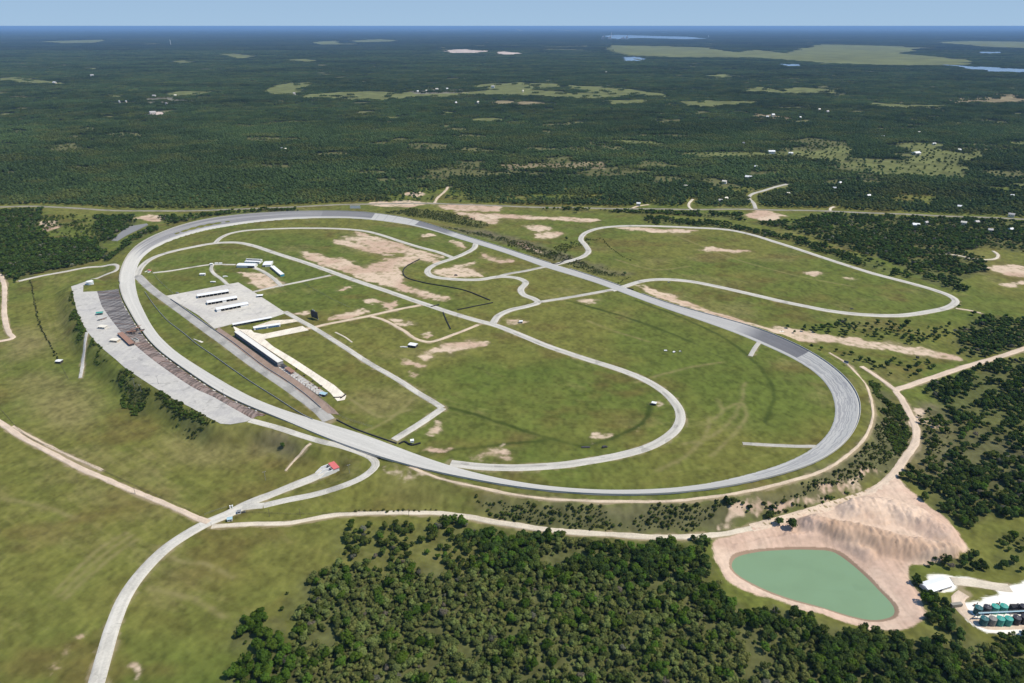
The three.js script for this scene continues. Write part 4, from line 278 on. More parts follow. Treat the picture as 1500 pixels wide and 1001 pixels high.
function ribbon(name, pts, width, mat, label, jag = 0, yOf) {
  const P = spline(pts, 5), n = P.length, cols = 5, lift = 0.28 + 0.018 * (roadCount++ % 18), pos = [], uv = [], idx = [], rand = rng(roadCount * 77 + 5);
  let s = 0; const off = rand() * 90; let jl = 0, jr = 0;
  for (let i = 0; i < n; i++) {
    const a = P[Math.max(0, i - 1)], b = P[Math.min(n - 1, i + 1)], l = Math.hypot(b[0] - a[0], b[1] - a[1]) || 1, nx = -(b[1] - a[1]) / l, nz = (b[0] - a[0]) / l;
    if (i) s += Math.hypot(P[i][0] - P[i - 1][0], P[i][1] - P[i - 1][1]);
    jl = jl * 0.6 + (rand() - 0.5) * jag; jr = jr * 0.6 + (rand() - 0.5) * jag;
    for (let c = -1; c <= cols; c++) {
      const t = clamp(c / (cols - 1)), d = lerp(-width / 2 - jl, width / 2 + jr, t), edge = c < 0 || c === cols, x = P[i][0] + nx * (d + (edge ? Math.sign(d) * 0.25 : 0)), z = P[i][1] + nz * (d + (edge ? Math.sign(d) * 0.25 : 0));
      pos.push(x, (yOf ? yOf(P[i], H(x, z)) : H(x, z)) + (edge ? -0.5 : lift), z); uv.push(mat === M_CIRCUIT ? d / width + 0.5 : off + d, s + off * (mat === M_CIRCUIT ? 1 : 0));
    }
  }
  const w = cols + 2; for (let i = 0; i + 1 < n; i++) for (let c = 0; c + 1 < w; c++) { const a = i * w + c; idx.push(a, a + w, a + 1, a + 1, a + w, a + w + 1); }
  const g = new THREE.BufferGeometry(); g.setAttribute('position', new THREE.Float32BufferAttribute(pos, 3)); g.setAttribute('uv', new THREE.Float32BufferAttribute(uv, 2)); g.setIndex(idx); g.computeVertexNormals();
  // faces up whatever the winding
  if (g.attributes.normal.getY(Math.floor(w / 2)) < 0) { const q = g.index.array; for (let i = 0; i < q.length; i += 3) { const t = q[i]; q[i] = q[i + 1]; q[i + 1] = t; } g.computeVertexNormals(); }
  const m = struct(new THREE.Mesh(g, mat), name); m.userData.label = label; return m;
}
function slab(name, poly, top, depth, mat, label) {
  const sh = new THREE.Shape(poly.map(p => new THREE.Vector2(p[0], -p[1]))), g = new THREE.ExtrudeGeometry(sh, { depth, bevelEnabled: false });
  g.rotateX(-Math.PI / 2); g.translate(0, top - depth, 0);
  const m = struct(new THREE.Mesh(g, mat), name); m.userData.label = label; return m;
}
const maxH = (poly) => Math.max(...poly.map(p => H(p[0], p[1])));
// the oval: one banked sheet from inner edge to outer edge
const OV = (() => {
  const src = D.outer.map(p => new THREE.Vector4(p[0], p[1], p[2], p[3])), n = src.length, out = [];
  const N = 660; for (let k = 0; k < N; k++) { const f = k * n / N, i = Math.floor(f), t = f - i, c = (d) => { const g = (q) => src[(q + n) % n].getComponent(d), p0 = g(i - 1), p1 = g(i), p2 = g(i + 1), p3 = g(i + 2); return 0.5 * (2 * p1 + (p2 - p0) * t + (2 * p0 - 5 * p1 + 4 * p2 - p3) * t * t + (3 * p1 - p0 - 3 * p2 + p3) * t * t * t); }; out.push({ x: c(0), z: c(1), h: c(2), w: c(3) }); }
  let s = 0; out.forEach((p, i) => { const a = out[(i + N - 1) % N], b = out[(i + 1) % N], l = Math.hypot(b.x - a.x, b.z - a.z); p.tx = (b.x - a.x) / l; p.tz = (b.z - a.z) / l; if (i) s += Math.hypot(p.x - a.x, p.z - a.z); p.s = s; });
  const cx = 250, cz = -1000; out.forEach(p => { p.nx = -p.tz; p.nz = p.tx; }); // which side is inward
  const t0 = out[0]; if (!inside(D.outer, t0.x + t0.nx * 5, t0.z + t0.nz * 5)) out.forEach(p => { p.nx *= -1; p.nz *= -1; });
  out.total = s; return out;
})();
const ovalS = (q) => { let b = 1e9, r = 0; for (const p of OV) { const d = (p.x - q[0]) ** 2 + (p.z - q[1]) ** 2; if (d < b) { b = d; r = p.s; } } return r / OV.total; };
{
  const sg = {}; for (const k in D.seg) sg[k] = ovalS(D.seg[k]);
  const W = 2048, HH = 128, rand = rng(5);
  const lanes = new Float32Array(HH); for (let j = 0; j < HH; j++) lanes[j] = vn(j / 9, 3.3);
  const cracks = []; for (let i = 0; i < 90; i++) cracks.push([lerp(sg.dark_d1, sg.lite_e1, rand()) , 0.15 + rand() * 0.7, 6 + rand() * 26, rand() * 0.5]);
  const tex = texture(W, HH, (i, j, o) => {
    const s = i / W, u = 1 - j / HH, m = s * OV.total;             // u: 1 outer wall, 0 inner edge
    const lane = vn(u * 13, m / 160) * 0.55 + vn(u * 34, m / 60) * 0.45, fine = vn(m / 1.7, u * 40), patch = fbm(m / 40, u * 4, 3);
    let v = 0.47 + 0.06 * (patch - 0.5) + 0.10 * (lane - 0.5), dark = 0;
    if (s > sg.dark_a0 && s < sg.dark_a1) dark = 0.85 * sstep(0.22, 0.34, u + 0.06 * (patch - 0.5)) * sstep(sg.dark_a0, sg.dark_a0 + 0.03, s + (lane - 0.5) * 0.03) * (0.45 + 1.0 * lane);
    if (s >= sg.dark_a1 && s < sg.dark_b1) dark = u > 0.3 ? 0.95 * (0.75 + 0.4 * lane) : 0.15;
    if (s >= sg.dark_b1 && s < sg.lite_b1) { v = 0.5; dark = 0.12; const k = (m % 24) / 24; if (k < 0.05) dark = 0.5; }
    if (s >= sg.lite_b1 && s < sg.dark_c1) dark = (u > 0.25 ? 0.9 : 0.1) * sstep(sg.dark_c1, sg.dark_c1 - 0.012, s);
    if (s >= sg.dark_c1 && s < sg.dark_d0) dark = 0.22;
    if (s >= sg.dark_d0 && s < sg.dark_d1) dark = u > 0.2 + 0.05 * (lane - 0.5) ? 0.35 + 0.75 * sstep(sg.dark_d0, lerp(sg.dark_d0, sg.dark_d1, 0.45), s) * (0.75 + 0.5 * lane) : 0.12;
    if (s >= sg.dark_d1 && s < sg.lite_e1) { v = 0.50 + 0.08 * (lane - 0.5); dark = 0.10; for (const c of cracks) if (Math.abs(u - c[1] + 0.02 * Math.sin(m / 3)) < 0.012 + c[3] * 0.02 && Math.abs(m - c[0] * OV.total) < c[2]) dark = 0.55; if (m % 17 < 0.9 && lane > 0.5) dark += 0.2; }
    v *= lerp(1, 0.33, clamp(dark)); v *= 0.92 + 0.16 * fine;
    o[0] = v; o[1] = v * lerp(0.955, 0.97, dark); o[2] = v * lerp(0.85, 0.97, dark);
  }, true);
  tex.wrapS = THREE.RepeatWrapping;
  const mat = new THREE.MeshStandardMaterial({ map: tex, roughness: 0.9 });
  const cols = 12, pos = [], uv = [], idx = [], N = OV.length;
  for (let i = 0; i <= N; i++) {
    const p = OV[i % N];
    for (let c = -1; c <= cols; c++) {
      const edge = c < 0 || c === cols, t = clamp(c / (cols - 1)), d = p.w * t, k = 1 - t;   // t 0 outer, 1 inner
      // the bank steepens toward the wall; an apron runs flatter along the inner edge
      const y = p.h * k + 0.3 - p.h * 0.10 * Math.sin(Math.PI * k) - (edge ? 1.6 : 0);
      pos.push(p.x + p.nx * (d + (c < 0 ? -0.3 : c === cols ? 0.5 : 0)), y, p.z + p.nz * (d + (c < 0 ? -0.3 : c === cols ? 0.5 : 0))); uv.push(i === N ? 1 : p.s / OV.total, t);
    }
  }
  const w = cols + 2; for (let i = 0; i < N; i++) for (let c = 0; c + 1 < w; c++) { const a = i * w + c; idx.push(a, a + 1, a + w, a + 1, a + w + 1, a + w); }
  const g = new THREE.BufferGeometry(); g.setAttribute('position', new THREE.Float32BufferAttribute(pos, 3)); g.setAttribute('uv', new THREE.Float32BufferAttribute(uv, 2)); g.setIndex(idx); g.computeVertexNormals();
  if (g.attributes.normal.getY(6) < 0) { const q = g.index.array; for (let i = 0; i < q.length; i += 3) { const t = q[i]; q[i] = q[i + 1]; q[i + 1] = t; } g.computeVertexNormals(); }
  const m = struct(new THREE.Mesh(g, mat), 'oval_road'); m.userData.label = 'pale grey banked asphalt oval with dark patched lanes in the turns';
}
const ROADS = {
  pit_lane: ['pit_road', M_GREY, 'grey pit lane running between front straight and garages'], rc1: ['circuit_road', M_CIRCUIT, 'pale road course looping through the infield grass'], rc2: ['circuit_road', M_CIRCUIT, 'pale road branch curving under the far banked turn'], rc3: ['circuit_road', M_CIRCUIT, 'winding pale road of tight bends through the sandy infield'],
  link1: ['link_road', M_ROAD, 'short pale link road crossing to the back straight'], link2: ['link_road', M_ROAD, 'straight pale link road from the bends to the back straight'], rc4: ['circuit_road', M_CIRCUIT, 'pale road loop round the big meadow outside the back straight'],
  service: ['service_road', M_PALE, 'straight pale service road beside the infield grass'], service2: ['service_road', M_PALE, 'short pale service road ending at the fence by the front straight'], padlink: ['service_road', M_PALE, 'narrow pale road from the paddock to the infield circuit'], padroad: ['service_road', M_PALE, 'narrow pale drive into the top of the paddock'], padroad2: ['service_road', M_PALE, 'narrow pale drive to the white sheds above the paddock'], blueroad: ['service_road', M_PALE, 'pale drive past the long blue and white shed'],
  entrance: ['entrance_road', M_PALE, 'pale entrance road sweeping up to the tunnel'], rampr: ['entrance_road', M_PALE, 'pale road mouth where the ramp leaves the entrance road'],
  dirt_left: ['dirt_path', M_PINKD, 'pinkish dirt track across the sloping grass field'], dirt_left2: ['dirt_path', M_DIRT, 'thin sandy wheel track beside the dirt track'], dirt_low: ['dirt_path', M_WHITE, 'pale dirt track along the edge of the oak wood'], dirt_outer: ['dirt_path', M_DIRT, 'sandy service track round the outside of the banked turn'], dirt_right: ['dirt_path', M_PINKD, 'pale pink dirt road leading down to the quarry'], dirt_right2: ['dirt_path', M_PINKD, 'short dirt spur up to the banked turn'], dirt_in: ['dirt_path', M_DIRT, 'sandy track across the infield from the pit building'], dirt_in2: ['dirt_path', M_DIRT, 'sandy branch track past the small white hut'],
  track_stub: ['access_road', M_ROAD, 'short pale strip of paving inside the banked turn'], track_stub2: ['access_road', M_ROAD, 'stub of grey paving off the dark patched turn'], wall_stub: ['dirt_path', M_DIRT, 'thin sandy path off the end of the meadow loop'], white_left: ['dirt_path', M_PALE, 'pale lane along the bank top to the small white block'], strip_left: ['dirt_path', M_PINKD, 'pinkish dirt loop at the edge of the parking field'], stair: ['stair_path', M_CONC, 'straight concrete stair path down the grass bank'],
  highway: ['highway_road', M_HIGH, 'dull grey highway running along the foot of the far woods'], side_road: ['side_road', M_ROAD, 'grey side road bending into the woods off the highway'], side_road2: ['side_road', M_DIRT, 'short sandy drive off the highway'], side_road3: ['side_road', M_WHITE, 'white curving drive off the highway'], side_road4: ['side_road', M_WHITE, 'short white drive off the highway into thick trees'], dirt_up: ['dirt_path', M_DIRT, 'sandy track climbing into the woods behind the oval'],
  bend_right: ['dirt_path', M_WHITE, 'pale looping drive among the trees by the meadow'], gate_right: ['dirt_path', M_PINKD, 'pinkish dirt road round the tank battery'], white_right: ['dirt_path', M_WHITE, 'white limestone drive from the tin-roofed shed'], inner_path: ['dirt_path', M_DIRT, 'faint sandy footpath over the grass bank'],
};
for (const k in D.roads) { const [nm, mt, lb] = ROADS[k]; ribbon(nm, D.roads[k][1], D.roads[k][0], mt, lb, isDirt(k) ? 0.8 : 0.1); }
ribbon('ramp_road', D.ramp, 8, M_PALE, 'pale ramp road doubling back up the bank to the stand terrace', 0, (p) => p[2]);
slab('paddock_pavement', D.pave.paddock, 0.42, 0.9, M_APRON, 'pale concrete paddock apron around the three garages');
slab('pit_pavement', D.pave.pit_strip, 0.46, 0.9, M_BROWN, 'brownish pit box strip along the pit lane');
slab('sand_apron', D.pave.pit_sand, 0.36, 0.8, paving(0.80, 0.72, 0.60, dirtTex), 'cream sand apron behind the long pit building');
slab('sand_path', D.pave.pit_sand2, 0.37, 0.8, paving(0.74, 0.65, 0.52, dirtTex), 'narrow cream sand strip beside the blue-doored building');
slab('stand_terrace', D.plaza, D.plazaY + 0.3, 1.6, M_CONC, 'broad grey concrete terrace on top of the grandstand bank');
// quarry floor and spoil heaps: a finer sheet with gullies
{
  const b = box(D.quarry, 2), st = 1.6, nx = Math.ceil((b[1] - b[0]) / st), nz = Math.ceil((b[3] - b[2]) / st), pos = new Float32Array((nx + 1) * (nz + 1) * 3), uv = new Float32Array((nx + 1) * (nz + 1) * 2), ok = new Uint8Array((nx + 1) * (nz + 1)), idx = [];
  for (let j = 0, k = 0; j <= nz; j++) for (let i = 0; i <= nx; i++, k++) {
    const x = b[0] + i * st, z = b[2] + j * st, e = nearest(D.quarry, x, z, true)[0] * (inside(D.quarry, x, z) ? 1 : -1), shore = nearest(D.pond, x, z, true)[0] * (inside(D.pond, x, z) ? -1 : 1);
    let h = 0; D.mounds.forEach((m, q) => { const d = nearest(m.line, x + 3 * (fbm(x / 14, z / 14, 2) - 0.5), z + 8 * (fbm(x / 17 + 8, z / 17, 2) - 0.5))[0]; h = Math.max(h, m.h * sstep(m.w * 1.5, m.w * 0.2, d) * (0.8 + 0.35 * fbm(x / 25, z / 25 + q * 5, 3))); });
    h = lerp(h, Math.round(h / 2.3) * 2.3, 0.55); const gully = Math.abs(fbm(x / 3.4 + 30 + 0.6 * vn(x / 9, z / 9), z / 9, 4) - 0.5) * 2; h = h * (0.78 + 0.45 * gully) + 1.0 * (fbm(x / 4.5, z / 4.5 + 40, 3) - 0.5) + 0.9 * (fbm(x / 22, z / 22, 2) - 0.5);
    const rim = sstep(0, 6, e) * sstep(2, 14, shore); pos[k * 3] = x; pos[k * 3 + 1] = H(x, z) + (e < 0.5 ? -0.8 : 0.3 * sstep(0.5, 3, e) - 0.2) + Math.max(h * rim, -0.1); pos[k * 3 + 2] = z; uv[k * 2] = x; uv[k * 2 + 1] = z; ok[k] = e > -2 && shore > -3 ? 1 : 0;
  }
  const w = nx + 1; for (let j = 0; j < nz; j++) for (let i = 0; i < nx; i++) { const a = j * w + i; if (ok[a] && ok[a + 1] && ok[a + w] && ok[a + w + 1]) idx.push(a, a + w, a + 1, a + 1, a + w, a + w + 1); }
  const g = new THREE.BufferGeometry(); g.setAttribute('position', new THREE.BufferAttribute(pos, 3)); g.setAttribute('uv', new THREE.BufferAttribute(uv, 2)); g.setIndex(idx); g.computeVertexNormals();
  const m = struct(new THREE.Mesh(g, groundMats[1]), 'quarry_ground'); m.userData.label = 'pale pinkish quarry floor with eroded spoil heaps round the pond';
}
// pond
{
  const g = new THREE.ShapeGeometry(new THREE.Shape(D.pond.map(p => { const c = [ (p[0]), (p[1]) ]; return new THREE.Vector2(c[0], -c[1]); })), 1); g.rotateX(-Math.PI / 2); g.translate(0, D.pondY, 0);
  const m = struct(new THREE.Mesh(g, (() => { const w = std(0.185, 0.275, 0.150, 0.12); w.map = texture(256, 256, (i, j, o) => { const n = 0.9 + 0.16 * fbm(i / 40, j / 26, 4) + 0.03 * vn(i / 2, j / 2); o[0] = n; o[1] = n * 0.995; o[2] = n * 0.98; }, false); w.map.repeat.set(1 / 140, 1 / 140); return w; })()), 'pond_water'); m.userData.label = 'milky green water of the quarry pond';
}
// ---------- trees ----------
function quadCloud(leaves) {                       // leaves: [x,y,z, nx,ny,nz, size, spin]
  const n = leaves.length, pos = new Float32Array(n * 12), nor = new Float32Array(n * 12), idx = new Uint32Array(n * 6), a = new THREE.Vector3(), b = new THREE.Vector3(), c = new THREE.Vector3();
  leaves.forEach((l, i) => {
    c.set(l[3], l[4], l[5]).normalize(); a.set(Math.cos(l[7]), Math.sin(l[7] * 1.7), Math.sin(l[7])).cross(c).normalize(); b.copy(c).cross(a);
    const s = l[6];
    [[-1, -0.75], [1, -0.6], [0.8, 0.8], [-0.7, 0.65]].forEach(([u, v], k) => { const o = (i * 4 + k) * 3; pos[o] = l[0] + (a.x * u + b.x * v) * s; pos[o + 1] = l[1] + (a.y * u + b.y * v) * s; pos[o + 2] = l[2] + (a.z * u + b.z * v) * s; nor[o] = l[8] ?? c.x; nor[o + 1] = l[9] ?? c.y; nor[o + 2] = l[10] ?? c.z; });
    idx.set([i * 4, i * 4 + 1, i * 4 + 2, i * 4, i * 4 + 2, i * 4 + 3], i * 6);
  });
  const g = new THREE.BufferGeometry(); g.setAttribute('position', new THREE.BufferAttribute(pos, 3)); g.setAttribute('normal', new THREE.BufferAttribute(nor, 3)); g.setIndex(new THREE.BufferAttribute(idx, 1)); return g;
}
const sph = (rand) => { const z = rand() * 2 - 1, t = rand() * 6.2832, r = Math.sqrt(1 - z * z); return [r * Math.cos(t), z, r * Math.sin(t)]; };
function crownLeaves(rand, clumps, per, leaf, ox = 0, oy = 0, oz = 0, scale = 1, loose = 1) {
  const out = [];
  for (let c = 0; c < clumps; c++) {
    const d = sph(rand), rr = Math.pow(rand(), 0.45) * 0.66 * loose, cy = 0.98 + d[1] * rr * 0.85 * (d[1] < 0 ? 0.7 : 1) , cx = d[0] * rr, cz = d[2] * rr, cr = (0.26 + 0.2 * rand());
    for (let k = 0; k < per; k++) {
      const n = sph(rand); if (n[1] < -0.3) n[1] *= -0.5;
      const q = cr * (0.72 + 0.4 * rand()), x = cx + n[0] * q, y = cy + n[1] * q * 0.85, z = cz + n[2] * q;
      const j = [n[0] + (rand() - 0.5) * 1.3, n[1] + (rand() - 0.2) * 1.1, n[2] + (rand() - 0.5) * 1.3];
      const e = [n[0] + x * 0.4 + j[0] * 0.7, n[1] + 0.2 + j[1] * 0.7, n[2] + z * 0.4 + j[2] * 0.7], m = Math.hypot(...e);
      out.push([ox + x * scale, oy + y * scale, oz + z * scale, j[0], j[1], j[2], leaf * (0.6 + 0.8 * rand()) * scale, rand() * 6.28, e[0] / m, e[1] / m, e[2] / m]);
    }
  }
  return out;
}
function blockCore(r, y, sy) { const g = new THREE.IcosahedronGeometry(r, 1); g.scale(1, sy, 1); g.translate(0, y, 0); const h = new THREE.BufferGeometry(); h.setAttribute('position', g.attributes.position); h.setAttribute('normal', g.attributes.normal); const n = h.attributes.position.count; h.setIndex([...Array(n).keys()]); return h; }  // solid core added inside each crown to block light
const crownGeo = [11, 22, 33, 44, 55].map((s, i) => { const r = rng(s); return mergeGeometries([quadCloud(crownLeaves(r, 13 + i, 38, 0.105, 0, 0, 0, 1, i === 3 ? 1.15 : 1)), blockCore(0.5, 0.95, 0.8)]); });
const crownMid = [61, 62, 63].map(s => { const r = rng(s); return mergeGeometries([quadCloud(crownLeaves(r, 7, 14, 0.2)), blockCore(0.55, 0.95, 0.8)]); });
function limb(ax, ay, az, bx, by, bz, r0, r1, seg = 6) { const a = new THREE.Vector3(ax, ay, az), b = new THREE.Vector3(bx, by, bz), d = b.clone().sub(a), g = new THREE.CylinderGeometry(r1, r0, d.length(), seg, 1); g.translate(0, d.length() / 2, 0); g.applyQuaternion(new THREE.Quaternion().setFromUnitVectors(new THREE.Vector3(0, 1, 0), d.normalize())); g.translate(ax, ay, az); return g; }
const trunkGeo = mergeGeometries([limb(0, -0.15, 0, 0.03, 0.6, 0.02, 0.085, 0.06, 7), limb(0.03, 0.55, 0.02, 0.4, 1.1, 0.1, 0.05, 0.02), limb(0.03, 0.55, 0.02, -0.32, 1.15, 0.22, 0.05, 0.02), limb(0.02, 0.5, 0.02, -0.05, 1.2, -0.36, 0.045, 0.018)]);
const M_BARK = std(0.11, 0.085, 0.06, 0.95);
const leafMat = (r, g, b) => { const m = new THREE.MeshPhysicalMaterial({ roughness: 1, transmission: 0.42, thickness: 0, specularIntensity: 0, side: THREE.DoubleSide }); m.color.setRGB(r, g, b); return m; };
const KIND = { oak: [0.165, 0.200, 0.060], grey: [0.165, 0.165, 0.115], thicket: [0.082, 0.128, 0.026], green: [0.080, 0.142, 0.020], dark: [0.058, 0.096, 0.024], mix: [0.086, 0.120, 0.028], shrub: [0.074, 0.098, 0.026] };
const LEAF = {}; for (const k in KIND) LEAF[k] = [0, 1, 2, 3].map(i => { const c = KIND[k], f = [0.7, 1, 1.35, 1.1][i]; return leafMat(c[0] * f * (i === 3 ? 1.14 : 1), c[1] * f, c[2] * f * (i === 1 ? 1.1 : 1)); });
const M_FOREST = leafMat(1, 1, 1);
const keepOut = nearMask(); for (const k in D.roads) keepOut.line(D.roads[k][1], D.roads[k][0] / 2 + 2.2); keepOut.line(D.ramp, 7); keepOut.line(D.outer.map(p => [p[0], p[1]]).concat([D.outer[0].slice(0, 2)]), 7); keepOut.poly(D.quarry); keepOut.poly(D.plaza);
const WOODNAME = { oak: ['oak_tree', 'grey-green oak in the wide wood below the pale dirt track', 'oaks of the wood below the dirt track'], green: ['broadleaf_tree', 'bright green leafy tree at the edge of the lower wood', 'bright green trees at the wood edge'], dark: ['evergreen_tree', 'dark green rounded tree in the woods round the quarry road', 'dark trees round the quarry road'], grey: ['pale_oak_tree', 'pale greyish half-bare oak in the lower wood', 'pale oaks of the lower wood'], mix: ['scrub_oak_tree', 'mid green young tree in open scrub', 'young trees in open scrub'], shrub: ['shrub', 'low dark green shrub on the bare bank outside the oval', 'shrubs on the banks outside the oval'] };
const planted = [];
D.wood.forEach(([dens, poly, kind], wi) => {
  const rand = rng(900 + wi * 13), b = box(poly, 0), sp = { oak: 3.5, green: 5.2, dark: 5.4, mix: 5.4, shrub: 2.9, thicket: 2.5 }[kind];
  for (let x = b[0]; x < b[1]; x += sp) for (let z = b[2]; z < b[3]; z += sp) {
    const px = x + (rand() - 0.5) * sp * 1.1, pz = z + (rand() - 0.5) * sp * 1.1, q = rand(), sz = rand(), tone = rand(), kk = rand(), turn = rand() * 6.28;
    const clump = dens > 0.85 ? 1 : clamp(dens * ((kind === 'shrub' ? 0.42 : 0.25) + 1.5 * sstep(0.35, 0.62, fbm(px / 24, pz / 24 + wi * 9, 3))) * 1.1);
    const gap = dens > 0.85 && fbm(px / 15 + 70, pz / 15, 3) < 0.34;
    if (q > clump * (gap ? 0.25 : 0.97) || !inside(poly, px + (fbm(px / 22, pz / 22 + wi, 3) - 0.5) * 34, pz + (fbm(px / 22 + 50, pz / 22, 3) - 0.5) * 34) || keepOut.at(px, pz) > 0.5) continue;
    const band = kind === 'oak' && inside(D.darkband, px, pz) && fbm(px / 30, pz / 30 + 5, 2) > 0.36;
    if (band && q > 0.62) continue;
    const kd = kind === 'shrub' || kind === 'thicket' ? 'shrub' : band ? (kk < 0.2 ? 'green' : kk < 0.45 ? 'mix' : 'dark') : kk < 0.13 ? 'mix' : kk > 0.955 ? 'green' : kk > 0.93 ? 'grey' : kind;
    const R = kind === 'thicket' ? 1.1 + 1.3 * sz : kind === 'shrub' ? 0.7 + 1.9 * sz * sz : (dens < 0.5 ? 1.9 + 2.2 * sz : kd === 'green' ? 2.9 + 2.4 * sz : kind === 'dark' || band ? 2.6 + 2.3 * sz : 1.4 + 2.9 * sz * sz);
    planted.push({ x: px, z: pz, R, kind: kd, thick: kind === 'thicket', tone: Math.floor(tone * 4), turn, v: Math.floor(kk * 50) % 5 });
  }
});
D.single.forEach(([x, z, k, R], i) => planted.push({ x, z, R, kind: k, tone: i % 3, turn: i, v: i % 5, single: true }));
D.hedge.forEach((l, i) => { const rand = rng(70 + i); for (const p of spline(l, 5)) planted.push({ x: p[0] + (rand() - 0.5) * 3, z: p[1] + (rand() - 0.5) * 3, R: 0.9 + rand() * 1.1, kind: 'shrub', tone: i % 4, turn: rand() * 6, v: Math.floor(rand() * 5), hedge: true }); });
const th = Math.atan(462.5 / 1000), seen = (x, y, z) => { const d = -z * Math.cos(th) + (405 - y) * Math.sin(th), v = (405 - y) * Math.cos(th) + z * Math.sin(th); return Math.abs(x) / d < 0.745 && Math.abs(v) / d < 0.495; };
planted.forEach(p => { p.y = H(p.x, p.z); p.dist = Math.hypot(p.x, p.z, 405 - p.y); p.size = p.R / p.dist * (seen(p.x, p.y, p.z) ? 1 : 0) * (p.single ? 3 : 1); });
function instanced(geo, mat, list, name) {
  const m = new THREE.InstancedMesh(geo, mat, list.length), M = new THREE.Matrix4(), q = new THREE.Quaternion(), up = new THREE.Vector3(0, 1, 0), c = new THREE.Color();
  list.forEach((p, i) => { M.compose(new THREE.Vector3(p.x, p.y, p.z), q.setFromAxisAngle(up, p.turn), new THREE.Vector3(p.R * (p.sx ?? 1), p.R * (p.sy ?? 1), p.R)); m.setMatrixAt(i, M); m.setColorAt(i, c.setRGB(...p.c)); });
  m.name = name; m.frustumCulled = false; return m;
}
{
  const order = planted.slice().sort((a, b) => b.size - a.size), solo = new Set(), count = { tree: 0, shrub: 0 };
  for (const p of order) { const k = p.kind === 'shrub' ? 'shrub' : 'tree'; if (count[k] < (k === 'tree' ? 300 : 160) && p.size > 0) { count[k]++; solo.add(p); } }
  const proto = {};
  for (const p of solo) {
    const [nm, label, group] = WOODNAME[p.kind];
    const mat = LEAF[p.kind][p.tone], key = p.kind + p.tone + p.v;
    let t;
    if (p.kind === 'shrub') { t = new THREE.Mesh(crownGeo[p.v], mat); t.scale.set(p.R, p.R * 0.75, p.R); t.position.set(p.x, p.y - p.R * 0.2, p.z); }
    else {
      if (!proto[key]) { const g = new THREE.Group(), tr = new THREE.Mesh(trunkGeo, M_BARK), cr = new THREE.Mesh(crownGeo[p.v], mat); tr.name = 'trunk'; cr.name = 'crown'; g.add(tr, cr); proto[key] = g; t = g; } else t = proto[key].clone();
      t.scale.set(p.R, p.R * (0.92 + 0.25 * hash2(p.x * 10 | 0, p.z * 10 | 0)), p.R); t.position.set(p.x, p.y, p.z);
    }
    t.rotation.y = p.turn; t.name = numbered(nm); scene.add(t);
    t.userData = p.hedge ? { label: 'small shrub in a row along a grass ditch', category: 'shrub', group: 'shrubs along the ditches' } : p.single ? { label: 'dark round tree standing alone in open grass', category: 'tree', group: 'lone trees in the open grass' } : { label, category: p.kind === 'shrub' ? 'shrub' : 'tree', group };
  }
  const wood = new THREE.Group(); wood.name = 'woodland_trees'; wood.userData = { kind: 'stuff', label: 'dense mass of oaks and scrub round the circuit', category: 'trees' }; scene.add(wood);
  const rest = planted.filter(p => !solo.has(p)); rest.forEach(p => { const k = KIND[p.thick ? 'thicket' : p.kind], f = [0.7, 1, 1.35, 1.1][p.tone], y = p.tone === 3 ? 1.14 : 1; p.c = [k[0] * f * y, k[1] * f, k[2] * f]; p.sy = p.kind === 'shrub' ? 0.75 : 0.92 + 0.25 * hash2(p.x * 10 | 0, p.z * 10 | 0); });
  for (let v = 0; v < 5; v++) wood.add(instanced(crownGeo[v], M_FOREST, rest.filter(p => p.v === v && p.dist < 1150), 'crowns'));
  for (let v = 0; v < 3; v++) wood.add(instanced(crownMid[v], M_FOREST, rest.filter(p => p.v % 3 === v && p.dist >= 1150), 'crowns'));
  const tr = rest.filter(p => p.dist < 900 && p.kind !== 'shrub').map(p => ({ ...p, c: [1, 1, 1] })); wood.add(instanced(trunkGeo, M_BARK, tr, 'trunks'));
  console.log('solo', solo.size, 'wood', rest.length);
}
